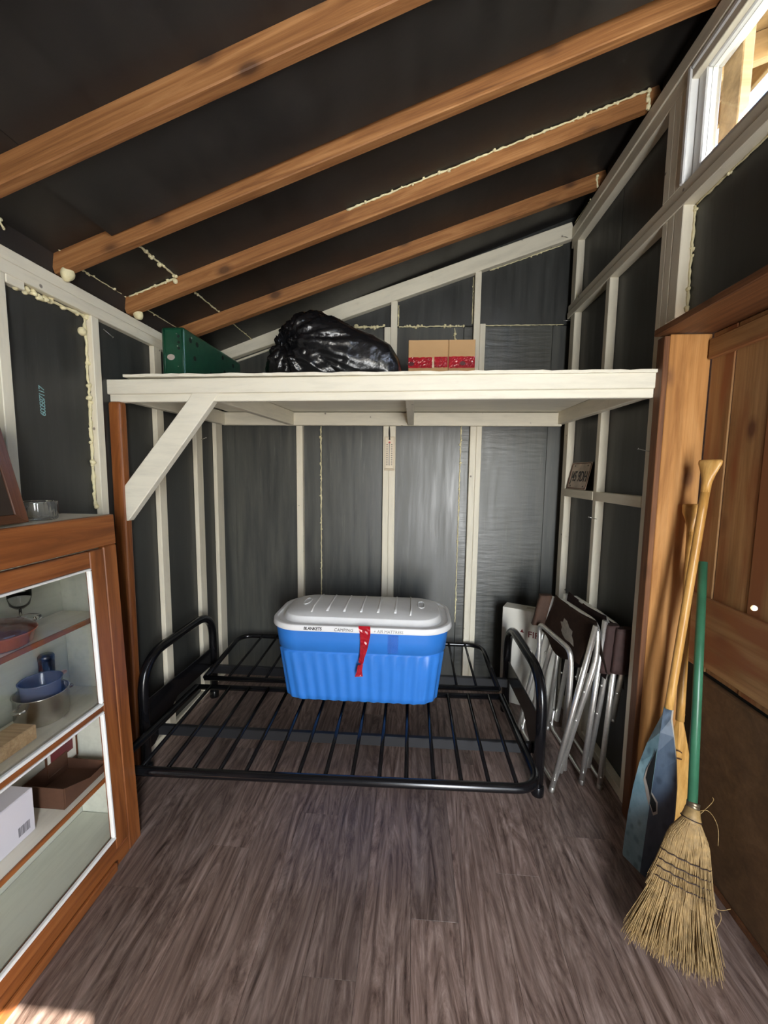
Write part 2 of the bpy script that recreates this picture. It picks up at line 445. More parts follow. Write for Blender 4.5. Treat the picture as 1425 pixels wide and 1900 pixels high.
def blade_mat(name, a, b, scale, streak):
    m, t, n, p = newmat(name)
    f = nz(t, coords(t, streak, False), scale, 5, 0.6)
    vo = t.nodes.new('ShaderNodeTexVoronoi'); vo.inputs['Scale'].default_value = 30; lk(t, coords(t, (1, 1, 0.7), False), vo.inputs['Vector'])
    r = ramp(t, f, [(0.3, a), (0.65, b)])
    rk = ramp(t, vo.outputs['Distance'], [(0.16, (0.55,)*3), (0.34, (0, 0, 0))])
    c = mix(t, rk.outputs[0], r.outputs[0], tuple(x*0.45 for x in a))
    lk(t, c, p.inputs['Base Color']); p.inputs['Roughness'].default_value = 0.45
    return m
BLADELIGHT = blade_mat('teal_blade_paint', (0.17, 0.32, 0.37), (0.34, 0.52, 0.56), 14, (1, 1, 1))
BLADEDARK = blade_mat('slate_blade_paint', (0.022, 0.040, 0.066), (0.070, 0.100, 0.140), 6, (3, 3, 0.8))

# ------------------------------------------------------------------ room constants (metres)
XL, XR, YB = -1.26, 0.92, 2.593           # stud faces
XLS, XRS, YBS = -1.286, 0.962, 2.635      # sheathing faces
YF = -1.30                                # front wall, behind the camera
S = 0.352                                 # roof slope
def roof(x): return 2.10 + S*(x + 1.26)   # underside of rafters
ROFF = 0.066

# ------------------------------------------------------------------ floor
floor = empty('floor', (0, 0, 0), 'grey brown wood-look plank floor of the shed', 'floor', kind='structure')
box('subfloor', (-1.33, YF, -0.05), (1.12, 2.66, -0.006), HOLE, floor, 0)
PW, PL = 0.150, 1.22
k = 0
for i in range(17):
    x0 = -1.33 + i*PW; x1 = min(x0 + PW, 1.12)
    if x1 - x0 < 0.02: continue
    y = YF - (0.13 + (i*0.431) % 1.0)*PL
    while y < 2.66:
        a, b = max(y, YF), min(y + PL, 2.66)
        if b - a > 0.03:
            cx = (x0 + x1)/2
            beam('plank', (cx, a + 0.0003, -0.003), (cx, b - 0.0003, -0.003), x1 - x0 - 0.0007, 0.006, PLANK, floor, bev=0.0004)
        y += PL

# ------------------------------------------------------------------ wall_back
wb = empty('wall_back', (0, YBS, 0), 'black sheathed end wall with white studs', 'wall', kind='structure')
def slope_panel(name, x0, x1, z0, z1, y, th, mat, parent):
    """vertical panel on the back wall; z1 None follows the roof."""
    ztop = lambda x: (roof(x) + ROFF + 0.01) if z1 is None else z1
    prism(name, [(x0, y, z0), (x1, y, z0), (x1, y, ztop(x1)), (x0, y, ztop(x0))], (0, th, 0), mat, parent, 0.0015)
cols = [-1.30, -1.199, -0.609, 0.304, 0.848, 1.0]
for i in range(5):
    dy = (0.004, 0, 0.003, 0, 0.004)[i]
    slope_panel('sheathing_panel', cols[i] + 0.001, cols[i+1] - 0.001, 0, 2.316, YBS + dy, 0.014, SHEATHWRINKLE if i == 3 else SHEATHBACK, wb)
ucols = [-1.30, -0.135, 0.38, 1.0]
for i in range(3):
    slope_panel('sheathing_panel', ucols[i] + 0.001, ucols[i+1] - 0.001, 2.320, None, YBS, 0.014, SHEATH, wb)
box('outer_board', (-1.34, YBS + 0.02, 0), (1.02, YBS + 0.035, 3.1), HOLE, wb, 0)
def bplate_z(x): return 2.137 + (x + 1.148)*(2.677 - 2.137)/(0.541 + 1.148)
def bstud(x0, x1, z0=0.0, z1=None, th=0.0):
    z = bplate_z((x0+x1)/2) if z1 is None else z1
    beam('stud', ((x0+x1)/2, (YB + YBS)/2 - th/2, z0), ((x0+x1)/2, (YB+YBS)/2 - th/2, z), YBS - YB - 0.001 + th, x1 - x0, WHITE, wb, up=(1, 0, 0), bev=0.002)
bstud(-0.764, -0.722); bstud(-0.194, -0.1555, 0, 2.305); bstud(-0.1545, -0.114)
bstud(0.358, 0.3965); bstud(0.3975, 0.431, 0, 2.318)
beam('sloped_plate', (-1.27, YB + 0.018, bplate_z(-1.27) + 0.046), (0.925, YB + 0.018, bplate_z(0.925) + 0.046), 0.045, 0.090, WHITE, wb)
beam('lath_strip', (-1.25, YB + 0.034, bplate_z(-1.25) - 0.02), (-0.62, YB + 0.034, bplate_z(-0.62) - 0.012), 0.012, 0.012, WHITE, wb)
# foam along the joints
foam('foam_bead', [(-0.609, YBS - 0.002, 0.55), (-0.609, YBS - 0.002, 1.70)], 0.0058, wb, 12, 3)
foam('foam_bead', [(0.303, YBS - 0.002, 0.40), (0.305, YBS - 0.002, 1.70)], 0.0058, wb, 9, 4)
foam('foam_bead', [(-0.48, YBS - 0.002, 2.318), (-0.20, YBS - 0.002, 2.322)], 0.0085, wb, 14, 5)
foam('foam_bead', [(-0.105, YBS - 0.002, 2.318), (0.30, YBS - 0.002, 2.318)], 0.0075, wb, 12, 6)
foam('foam_bead', [(0.435, YBS - 0.002, 2.320), (0.91, YBS - 0.002, 2.319)], 0.0045, wb, 3, 7)
foam('foam_bead', [(0.245, YBS - 0.002, 2.31), (0.25, YBS - 0.002, 2.24)], 0.007, wb, 3, 8)
foam('foam_bead', [(0.352, YBS - 0.002, 2.33), (0.352, YBS - 0.002, 2.61)], 0.004, wb, 3, 9)
foam('foam_bead', [(-0.108, YBS - 0.002, 2.33), (-0.108, YBS - 0.002, 2.45)], 0.005, wb, 4, 10)
foam('foam_bead', [(0.45, YBS - 0.004, bplate_z(0.45) - 0.004), (0.88, YBS - 0.004, bplate_z(0.88) - 0.004)], 0.004, wb, 9, 11)

# ------------------------------------------------------------------ wall_left
wl = empty('wall_left', (XLS, 0.6, 0), 'low black sheathed side wall with white studs', 'wall', kind='structure')
lseams = [YF, -0.55, 0.15, 0.80, 1.185, 1.56, 1.93, 2.30, 2.65]
for a, b in zip(lseams, lseams[1:]):
    box('sheathing_panel', (XLS - 0.014, a + 0.001, 0), (XLS, b - 0.001, 2.03), SHEATH, wl, 0.001)
box('outer_board', (XLS - 0.05, YF, 0), (XLS - 0.03, 2.67, 2.2), HOLE, wl, 0)
for y0, y1 in ((-0.30, -0.26), (0.42, 0.46), (0.80, 0.84), (1.168, 1.203), (1.535, 1.572), (1.912, 1.968), (2.268, 2.335), (2.505, 2.590)):
    beam('stud', ((XL + XLS)/2, (y0+y1)/2, 0.0), ((XL+XLS)/2, (y0+y1)/2, 1.995), y1 - y0, XL - XLS - 0.001, WHITE, wl, up=(1, 0, 0), bev=0.002)
beam('top_plate', (XL - 0.03, YF, 2.0155), (XL - 0.03, 2.59, 2.0155), 0.062, 0.040, WHITE, wl, bev=0.002)
beam('top_plate', (XL - 0.031, YF, 2.056), (XL - 0.031, 2.59, 2.056), 0.062, 0.039, WHITE, wl, bev=0.002)
beam('filler_block', (XL - 0.016, 1.206, 1.984), (XL - 0.016, 1.268, 1.984), 0.030, 0.028, WHITE, wl)
beam('bottom_plate', (XL - 0.012, 1.40, 0.019), (XL - 0.012, 2.59, 0.019), 0.026, 0.038, WHITE, wl, bev=0.003)
for a, b in ((YF, 0.35), (0.35, 0.69), (0.74, 1.055), (1.10, 1.41), (1.455, 1.765), (1.81, 2.14), (2.19, 2.63)):
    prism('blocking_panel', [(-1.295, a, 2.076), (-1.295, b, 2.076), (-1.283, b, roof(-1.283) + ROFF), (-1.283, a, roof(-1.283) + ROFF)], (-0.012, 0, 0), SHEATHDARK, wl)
foam('foam_bead', [(XLS + 0.004, 1.21, 1.985), (XLS + 0.006, 1.30, 1.982), (XLS + 0.006, 1.40, 1.985), (XLS + 0.006, 1.53, 1.990)], 0.0085, wl, 26, 12)
foam('foam_bead', [(XLS + 0.004, 1.527, 1.98), (XLS + 0.004, 1.527, 1.60), (XLS + 0.004, 1.524, 1.25)], 0.0085, wl, 10, 13)
blob('foam_lump', (XLS + 0.008, 1.508, 1.925), 0.014, wl, 3)
foam('foam_bead', [(-1.280, 1.455, 2.158), (-1.280, 1.765, 2.162)], 0.0055, wl, 8, 14)
foam('foam_bead', [(-1.280, 1.81, 2.158), (-1.280, 2.14, 2.160)], 0.0045, wl, 3, 15)
blob('foam_lump', (-1.252, 1.425, 2.096), 0.024, wl, 4, (0.9, 0.9, 1.15))
blob('foam_lump', (-1.252, 1.800, 2.097), 0.022, wl, 5, (0.9, 1.0, 1.1))
foam('foam_bead', [(-1.275, 1.12, 2.175), (-1.27, 1.20, 2.165), (-1.265, 1.215, 2.13)], 0.006, wl, 4, 16)
foam('foam_bead', [(-1.262, 1.40, 2.168), (-1.255, 1.415, 2.165)], 0.005, wl, 3, 17)
text('stamped_number', '600587117', 0.029, frame_mat((0, 0.0, 1), (0, -1, 0), (XLS + 0.0006, 1.326, 1.630)) , TEALINK, wl, 0.15, 0.0003, 0.75)

# ------------------------------------------------------------------ wall_right
wr = empty('wall_right', (XRS, 1.2, 0), 'tall black sheathed side wall with grey white framing', 'wall', kind='structure')
GREYW = WHITE
def rpanel(y0, y1, z0, z1): box('sheathing_panel', (XRS, y0 + 0.001, z0), (XRS + 0.012, y1 - 0.001, z1), SHEATH, wr, 0.001)
for y0, y1 in ((1.60, 2.08), (2.08, 2.65)):
    rpanel(y0, y1, 0, 1.295); rpanel(y0, y1, 1.297, 2.37); rpanel(y0, y1, 2.372, 2.80)
for y0, y1 in ((YF, 0.1), (0.1, 0.85), (0.85, 1.60)): rpanel(y0, y1, 1.96, 2.37)
rpanel(YF, -0.25, 2.372, 2.80); rpanel(YF, 0.50, 0.0, 1.96)
box('outer_board', (XRS + 0.014, 1.62, 0), (XRS + 0.03, 2.67, 2.80), HOLE, wr, 0)
box('outer_board', (XRS + 0.014, YF, 1.97), (XRS + 0.03, 1.62, 2.395), HOLE, wr, 0)
box('outer_board', (XRS + 0.014, YF, 2.80), (XRS + 0.030, 2.67, roof(0.98) + 0.114), HOLE, wr, 0)  # unseen board added to seal light leaks over the top plate
xm = (XR + XRS)/2; rw = XRS - XR - 0.001
def rstud(y0, y1, z0, z1): beam('stud', (xm, (y0+y1)/2, z0), (xm, (y0+y1)/2, z1), y1 - y0, rw, GREYW, wr, up=(1, 0, 0), bev=0.002)
rstud(2.49, 2.55, 0, 2.338); rstud(2.505, 2.565, 2.41, 2.742)
rstud(2.072, 2.108, 0, 2.338)
rstud(1.602, 1.640, 0, 2.338); rstud(1.641, 1.672, 0, 2.338)
rstud(1.553, 1.600, 1.96, 2.338)
rstud(1.612, 1.646, 2.413, 2.742); rstud(1.647, 1.684, 2.413, 2.742); rstud(1.585, 1.611, 2.413, 2.742)
rstud(0.78, 0.82, 1.96, 2.338)
def rrail(name, z0, z1, y0, y1, th=rw): beam(name, (XRS - th/2, y0, (z0+z1)/2), (XRS - th/2, y1, (z0+z1)/2), th, z1 - z0, GREYW, wr, bev=0.002)
rrail('middle_rail', 2.337, 2.374, YF, 2.60, rw + 0.004); rrail('middle_rail', 2.376, 2.414, YF, 2.60, rw)
rrail('top_plate', 2.742, 2.795, YF, 2.60, rw); rrail('top_plate', 2.797, 2.852, YF, 2.60, rw + 0.006)
rrail('bottom_plate', 0.0, 0.040, 1.66, 2.59, rw - 0.002)
for a, b in ((1.673, 2.071), (2.109, 2.489)):
    beam('cross_rail', (XR + 0.020, a, 1.2925), (XR + 0.020, b, 1.2925), 0.044, 0.045, GREYW, wr, bev=0.002)
for a, b in ((YF, 0.30), (0.345, 0.69), (0.735, 1.06), (1.105, 1.42), (1.475, 1.80), (1.855, 2.25), (2.305, 2.63)):
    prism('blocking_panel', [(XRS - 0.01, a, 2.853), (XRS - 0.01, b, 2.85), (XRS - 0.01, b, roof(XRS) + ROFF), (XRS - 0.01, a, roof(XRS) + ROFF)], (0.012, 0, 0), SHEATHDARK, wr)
foam('foam_bead', [(XRS - 0.006, 2.48, 2.416), (XRS - 0.006, 1.69, 2.420)], 0.0042, wr, 22, 20)
foam('foam_bead', [(XRS - 0.004, 1.551, 2.33), (XRS - 0.004, 1.549, 1.97)], 0.006, wr, 8, 21)
foam('foam_bead', [(XRS - 0.004, 1.545, 2.334), (XRS - 0.004, 0.9, 2.334)], 0.005, wr, 8, 22)
foam('foam_bead', [(XR + 0.004, 2.555, 2.72), (XR + 0.01, 2.50, 2.42)], 0.0032, wr, 3, 23)
foam('foam_bead', [(XR - 0.002, 2.56, 2.865), (XR - 0.002, 2.35, 2.858)], 0.003, wr, 4, 24)
def nail(p, d, parent, L=0.05):
    p = Vector(p); d = Vector(d).normalized(); bm = bmesh.new()
    bm_tube(bm, [p, p + d*L], 0.0016, 6); bm_tube(bm, [p + d*L, p + d*(L + 0.0015)], 0.0038, 8)
    mesh_obj('nail', bm, NAIL, parent)
nail((XR, 1.61, 1.487), (-0.7, 0.45, 0.25), wr, 0.055); nail((XR + 0.01, 2.07, 1.178), (-1, -0.2, 0.25), wr, 0.045)
nail((0.90, YB, 2.80), (-1, -0.5, 0), wb, 0.05); nail((0.93, 2.55, 2.312), (-1, -0.1, 0), wr, 0.05)
nail((XL, 2.32, 1.58), (1, -0.1, 0.35), wl, 0.035)
nail((XL - 0.005, 1.60, 1.965), (0.4, 0.6, -0.5), wl, 0.04)

# ------------------------------------------------------------------ ceiling
ce = empty('ceiling', (0, 0.6, 2.6), 'sloping black ceiling carried on bare pine rafters', 'ceiling', kind='structure')
def rpan(name, x0, x1, y0, y1, off, mat, th=0.010, parent=ce):
    prism(name, [(x0, y0, roof(x0) + off), (x1, y0, roof(x1) + off), (x1, y1, roof(x1) + off), (x0, y1, roof(x0) + off)], (0, 0, th), mat, parent)
raft = [(0.31, 0.33), (0.695, 0.715), (1.064, 1.064), (1.407, 1.436), (1.765, 1.815), (2.145, 2.262)]
near_l = [YF - 0.05] + [r_[0] for r_ in raft] + [2.65]; near_r = [YF - 0.05] + [r_[1] for r_ in raft] + [2.65]
for i in range(len(near_l) - 1):
    for x0, x1 in ((-1.33, -1.047), (-1.045, 0.97)):
        t0, t1 = (x0 + 1.26)/2.2, (x1 + 1.26)/2.2
        ya = lambda t: near_l[i] + (near_r[i] - near_l[i])*t + 0.004
        yb = lambda t: near_l[i+1] + (near_r[i+1] - near_l[i+1])*t + 0.034
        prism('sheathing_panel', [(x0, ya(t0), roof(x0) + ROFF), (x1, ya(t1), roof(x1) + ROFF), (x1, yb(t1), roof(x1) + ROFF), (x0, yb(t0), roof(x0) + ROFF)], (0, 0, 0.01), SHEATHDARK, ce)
rpan('loose_sheathing_panel', -1.06, 0.93, 1.112, 1.403, 0.036, SHEATHDARK, 0.008)
EAVE = 1.42
box_pts = [(-1.5, YF - 0.2), (EAVE, YF - 0.2), (EAVE, 2.85), (-1.5, 2.85)]
prism('roof_deck', [(x, y, roof(x) + 0.115) for x, y in box_pts], (0, 0, 0.02), SOFFIT, ce)
for ya, yb in raft:
    cz = 0.0445
    beam('rafter', (-1.30, ya + 0.019, roof(-1.30) + cz), (0.955, yb + 0.019, roof(0.955) + cz), 0.038, 0.089, RAFTER, ce, bev=0.003)
for yy in (0.35, 0.735, 1.083, 1.455, 1.834, 2.281):
    beam('rafter_tail', (0.995, yy, roof(0.995) + 0.06), (EAVE - 0.03, yy, roof(EAVE - 0.03) + 0.06), 0.038, 0.10, SOFFIT, ce)
beam('fascia_board', (EAVE, YF - 0.2, roof(EAVE) + 0.06), (EAVE, 2.85, roof(EAVE) + 0.06), 0.02, 0.10, SOFFIT, ce)
def rz(x, y, off): return (x, y, roof(x) + off)
foam('foam_bead', [rz(-1.046, 1.475, ROFF-0.003), rz(-1.046, 1.775, ROFF-0.003)], 0.0068, ce, 10, 30)
foam('foam_bead', [rz(-1.046, 1.840, ROFF-0.003), rz(-1.046, 2.145, ROFF-0.003)], 0.0058, ce, 7, 31)
foam('foam_bead', [rz(-1.046, 2.20, ROFF-0.003), rz(-1.046, 2.60, ROFF-0.003)], 0.0045, ce, 3, 32)
foam('foam_bead', [rz(-1.265, 1.762, 0.060), rz(-1.16, 1.764, 0.060), rz(-1.05, 1.766, 0.060)], 0.0062, ce, 8, 33)
foam('foam_bead', [rz(-0.30, 1.783, 0.060), rz(0.15, 1.793, 0.060), rz(0.90, 1.810, 0.060)], 0.0062, ce, 22, 34)
foam('foam_bead', [rz(0.905, 1.811, 0.060), rz(0.912, 1.812, -0.01)], 0.008, ce, 4, 35)
foam('foam_bead', [rz(0.905, 2.262, 0.060), rz(0.912, 2.262, -0.005)], 0.008, ce, 4, 36)
blob('foam_lump', rz(-1.05, 1.763, 0.045), 0.010, ce, 8)

# ------------------------------------------------------------------ wall_front (behind the camera, with the open doorway)
wf = empty('wall_front', (0, YF, 0), 'shed wall with the open doorway', 'wall', kind='structure')
DX0, DX1, DZ = 0.36, 0.885, 2.099
def fpan(x0, x1, z0, z1f):
    prism('sheathing_panel', [(x0, YF - 0.03, z0), (x1, YF - 0.03, z0), (x1, YF - 0.03, z1f(x1)), (x0, YF - 0.03, z1f(x0))], (0, 0.03, 0), SHEATHDARK, wf)
top = lambda x: roof(x) + 0.12
fpan(-1.35, DX0, 0, top); fpan(DX1, 1.02, 0, top); fpan(DX0, DX1, DZ, top)
beam('door_jamb', (DX0 - 0.02, YF - 0.02, 0), (DX0 - 0.02, YF - 0.02, DZ), 0.10, 0.04, WHITE, wf, up=(1, 0, 0))
beam('door_jamb', (DX1 + 0.02, YF - 0.02, 0), (DX1 + 0.02, YF - 0.02, DZ), 0.10, 0.04, WHITE, wf, up=(1, 0, 0))
beam('door_head', (DX0 - 0.04, YF - 0.02, DZ + 0.02), (DX1 + 0.04, YF - 0.02, DZ + 0.02), 0.10, 0.04, WHITE, wf)
tag(box('ground_outside', (-14, -16, -0.30), (14, 14, -0.20), GROUND), 'bare ground outside the shed', 'ground', kind='structure')

# ------------------------------------------------------------------ window_1 (high window in the right wall)
wi = empty('window_1', (XR + 0.02, 0.67, 2.42), 'high white window under the eave at top right', 'window', kind='structure')
WY0, WY1, WZ0, WZ1 = -0.24, 1.584, 2.414, 2.790
def fr(name, y0, y1, z0, z1, x0, x1, mat): box(name, (x0, y0, z0), (x1, y1, z1), mat, wi, 0.004)
t1 = 0.020
fr('window_frame', WY1 - t1, WY1, WZ0, WZ1, XR - 0.004, XR + 0.10, WHITEGLOSS)
fr('window_frame', WY0, WY0 + t1, WZ0, WZ1, XR - 0.004, XR + 0.10, WHITEGLOSS)
fr('window_frame', WY0 + t1, WY1 - t1, WZ1 - t1, WZ1, XR - 0.004, XR + 0.10, WHITEGLOSS)
fr('window_frame', WY0 + t1, WY1 - t1, WZ0, WZ0 + 0.012, XR + 0.03, XR + 0.10, WHITEGLOSS)
s0, s1 = WY0 + t1 + 0.004, WY1 - t1 - 0.004; sx0, sx1 = XR + 0.022, XR + 0.060; sw = 0.040
for y0, y1 in ((s1 - sw, s1), (s0, s0 + sw)): fr('sash', y0, y1, WZ0 + 0.013, WZ1 - t1 - 0.004, sx0, sx1, WHITEGLOSS)
fr('sash', s0 + sw, s1 - sw, WZ1 - t1 - 0.004 - 0.030, WZ1 - t1 - 0.004, sx0, sx1, WHITEGLOSS)
fr('sash', s0 + sw, s1 - sw, WZ0 + 0.013, WZ0 + 0.035, sx0, sx1, WHITEGLOSS)
box('outer_casing', (XR + 0.101, WY1 - 0.105, WZ0), (XR + 0.135, WY1 - 0.020, WZ1 + 0.05), SOFFIT, wi, 0.003)
box('pane', (XR + 0.038, s0 + sw, WZ0 + 0.035), (XR + 0.041, s1 - sw, WZ1 - t1 - 0.034), PANE, wi, 0)

# ------------------------------------------------------------------ door_1 (plank door in the right wall)
DXP = 1.055
d1 = empty('door_1', (1.0, 1.1, 0), 'closed pine plank door with batten boards in right wall', 'door', kind='structure')
beam('door_jamb', (0.985, 1.577, 0), (0.985, 1.577, 1.905), 0.046, 0.142, JAMBPINE, d1, up=(1, 0, 0), bev=0.002)
beam('edge_strip', (0.905, 1.578, 0), (0.905, 1.578, 1.900), 0.044, 0.020, DARKWOOD, d1, up=(1, 0, 0), bev=0.002)
beam('door_head', (0.970, 0.50, 1.921), (0.970, 1.598, 1.921), 0.180, 0.024, DARKWOOD, d1, bev=0.002)
box('outer_board', (XRS + 0.02, 0.40, 0), (1.10, 0.50, 1.96), HOLE, d1, 0)
yb = [1.552, 1.445, 1.30, 1.14, 0.97, 0.81, 0.65, 0.505]
KNOT = Vector((DXP, 1.270, 0.998)); KD = Vector((1.05, 1.27, -0.40)).normalized()
def drill(o):
    """an open knot hole right through a board."""
    cm = bmesh.new(); bmesh.ops.create_cone(cm, segments=20, radius1=0.0085, radius2=0.0085, depth=0.5, cap_ends=True)
    co = mesh_obj('cutter', cm, HOLE, M=Matrix.Translation(KNOT) @ KD.to_track_quat('Z', 'Y').to_matrix().to_4x4())
    md = o.modifiers.new('hole', 'BOOLEAN'); md.object = co; md.operation = 'DIFFERENCE'; md.solver = 'EXACT'
    dg = bpy.context.evaluated_depsgraph_get(); me = bpy.data.meshes.new_from_object(o.evaluated_get(dg))
    o.modifiers.clear(); old = o.data; o.data = me
    bpy.data.objects.remove(co)
for i in range(len(yb) - 1):
    a, b = yb[i+1] + 0.0012, yb[i] - 0.0012
    o = beam('door_board', (DXP + 0.012 + (i % 2)*0.003, (a+b)/2, 0.70), (DXP + 0.012 + (i % 2)*0.003, (a+b)/2, 1.905), b - a, 0.020, PINE, d1, up=(1, 0, 0), bev=0.0025)
    if a < 1.275 < b + 0.03 or a < 1.30 < b: drill(o)
beam('batten', (DXP - 0.004, 0.505, 1.849), (DXP - 0.004, 1.548, 1.849), 0.020, 0.070, PINE, d1, bev=0.004)
o = beam('batten', (DXP - 0.004, 0.505, 0.848), (DXP - 0.004, 1.548, 0.848), 0.020, 0.246, PINE, d1, bev=0.004)
box('gap_strip', (DXP + 0.012, 0.505, 0.0), (DXP + 0.030, 1.551, 0.74), HOLE, d1, 0)
box('lower_panel', (DXP - 0.016, 0.505, 0.03), (DXP + 0.010, 1.470, 0.690), PANELWOOD, d1, 0.008, 2)
box('outer_casing', (1.088, 0.40, 1.84), (1.104, 1.66, 1.99), DARKWOOD, d1, 0.002)  # unseen board added outside to seal light leaks over the door
box('outer_casing', (1.088, 1.50, 0), (1.104, 1.66, 1.84), DARKWOOD, d1, 0.002)  # same down the side, added against light leaking past the jamb
box('light_seal', (1.058, 0.50, 1.908), (1.088, 1.60, 1.95), DARKWOOD, d1, 0.001)  # unseen strip added to close the light gap above the door boards
box('door_sill', (1.043, 0.505, 0.0), (1.075, 1.551, 0.028), DARKWOOD, d1, 0.003)

# ------------------------------------------------------------------ loft shelf
lo = empty('loft_shelf', (-0.15, 2.1, 1.78), 'white painted loft shelf spanning the end of the shed', 'shelf')
ZD = 1.780
def ragged_deck():
    bm = bmesh.new(); n = 60; y1 = 2.590
    top_ = []; bot = []
    for i in range(n + 1):
        x = -1.205 + (0.905 + 1.205)*i/n
        yf = 1.618 - 0.034*(i/n) + rnd.uniform(-0.004, 0.004)
        top_.append(bm.verts.new((x, yf, ZD + 0.011 + rnd.uniform(-0.0015, 0.0025)))); bot.append(bm.verts.new((x, yf, ZD)))
    tb = [bm.verts.new((v.co.x, y1, ZD + 0.012)) for v in top_]; bb = [bm.verts.new((v.co.x, y1, ZD)) for v in bot]
    for i in range(n):
        bm.faces.new((top_[i], top_[i+1], tb[i+1], tb[i])); bm.faces.new((bot[i], bb[i], bb[i+1], bot[i+1]))
        bm.faces.new((top_[i], bot[i], bot[i+1], top_[i+1])); bm.faces.new((tb[i], tb[i+1], bb[i+1], bb[i]))
    bm.faces.new((top_[0], tb[0], bb[0], bot[0])); bm.faces.new((top_[-1], bot[-1], bb[-1], tb[-1]))
    bmesh.ops.recalc_face_normals(bm, faces=bm.faces)
    return mesh_obj('deck', bm, SHELFWHITE, lo)
ragged_deck()
beam('fascia_board', (-1.296, 1.641, 1.743), (0.914, 1.606, 1.755), 0.024, 0.060, SHELFWHITE, lo, bev=0.003)
beam('trim_board', (-1.285, 1.655, 1.698), (0.906, 1.618, 1.709), 0.030, 0.034, SHELFWHITE, lo, bev=0.003)
beam('ledger', (-1.245, YB - 0.021, 1.735), (0.905, YB - 0.021, 1.735), 0.038, 0.082, WHITE, lo, bev=0.003)
beam('joist', (-0.018, 1.675, 1.737), (-0.018, 2.552, 1.737), 0.038, 0.083, WHITE, lo, bev=0.003)
beam('joist', (-0.865, 1.675, 1.737), (-0.785, 2.552, 1.737), 0.040, 0.083, WHITE, lo, bev=0.003)
beam('joist', (XL + 0.019, 1.680, 1.732), (XL + 0.019, 2.590, 1.738), 0.036, 0.082, WHITE, lo, bev=0.003)
beam('joist', (XR - 0.020, 1.670, 1.738), (XR - 0.020, 2.590, 1.744), 0.038, 0.076, GREYW, lo, bev=0.003)
prism('brace', [(-1.252, 1.628, 1.172), (-1.252, 1.628, 1.305), (-0.935, 1.628, 1.690), (-0.905, 1.628, 1.735), (-0.785, 1.628, 1.735), (-0.822, 1.628, 1.690), (-1.222, 1.628, 1.178)], (0, 0.038, 0), SHELFWHITE, lo, 0.003)
bm = bmesh.new(); bm_box(bm, (-0.84, -0.028, -0.022), (0.84, 0.028, 0.022), 0.012, 3)
mesh_obj('post', bm, STAINED, wl, M=frame_mat((0, 0, 1), (1, 0, 0), (-1.256, 1.643, 0.843)))

# ------------------------------------------------------------------ glazed cabinet at the left
CF = -1.015; CE = 1.335; LEAN = 0.032
cab = empty('cabinet', (-1.15, 0.8, 0), 'orange stained built-in cabinet with white beaded glass doors', 'cabinet')
def cpart(name, lo_, hi_, mat, bev=0.002, parent=None, grain='x'):
    """box leaning with the cabinet front; grain axis along local X."""
    lo_ = Vector(lo_); hi_ = Vector(hi_)
    lo_.x -= LEAN*(lo_.z + hi_.z)/2; hi_.x -= LEAN*(lo_.z + hi_.z)/2
    L = hi_ - lo_
    if grain == 'z':
        bm = bmesh.new(); bm_box(bm, (-L.z/2, -L.x/2, -L.y/2), (L.z/2, L.x/2, L.y/2), bev)
        bmesh.ops.transform(bm, matrix=Matrix.Identity(4), verts=bm.verts)
        for v in bm.verts: v.co.y -= LEAN*v.co.x
        return mesh_obj(name, bm, mat, parent or cab, M=frame_mat((0, 0, 1), (1, 0, 0), (lo_ + hi_)/2))
    bm = bmesh.new(); bm_box(bm, (-L.y/2, -L.x/2, -L.z/2), (L.y/2, L.x/2, L.z/2), bev)
    for v in bm.verts: v.co.y += LEAN*v.co.z
    return mesh_obj(name, bm, mat, parent or cab, M=frame_mat((0, 1, 0), (-1, 0, 0), (lo_ + hi_)/2))
XW = XL + 0.004   # back of the cabinet
cpart('cabinet_top', (XW + 0.045, 0.10, 1.222), (CF - 0.020, CE, 1.240), WHITE, 0.002)
cpart('top_rail', (CF - 0.020, 0.10, 1.136), (CF, CE, 1.241), STAINED, 0.003)
cpart('stile', (CF - 0.022, 1.274, 0.0), (CF, CE, 1.135), STAINED, 0.004, grain='z')
cpart('stile', (CF - 0.022, 0.40, 0.06), (CF, 0.46, 1.135), STAINED, 0.004, grain='z')
cpart('bottom_rail', (CF - 0.022, 0.10, 0.0), (CF, 1.272, 0.062), STAINED, 0.003)
cpart('baseboard_strip', (CF, 0.10, 0.0), (CF + 0.012, 1.20, 0.030), STAINED, 0.003)
cpart('front_panel', (CF - 0.022, 0.10, 0.064), (CF - 0.004, 0.398, 1.134), STAINED, 0.003)
def cdoor(z0, z1, name):
    d = empty(name, (CF, 0.86, z0)); d.parent = cab; d.matrix_basis = W[cab.name].inverted() @ W[d.name]
    x0, x1 = CF - 0.021, CF + 0.002
    return d, x0, x1
dr, dx0, dx1 = cdoor(0.064, 1.134, 'door')
OY0, OY1 = 0.52, 1.212
cpart('door_stile', (dx0, OY1, 0.064), (dx1, 1.271, 1.130), STAINED, 0.003, dr, 'z')
cpart('door_stile', (dx0, 0.462, 0.064), (dx1, OY0, 1.130), STAINED, 0.003, dr, 'z')
cpart('door_rail', (dx0, OY0, 1.076), (dx1, OY1, 1.130), STAINED, 0.003, dr)
cpart('door_rail', (dx0, OY0, 0.582), (dx1, OY1, 0.600), STAINED, 0.002, dr)
cpart('door_rail', (dx0, OY0, 0.064), (dx1, OY1, 0.106), STAINED, 0.003, dr)
bd = 0.011
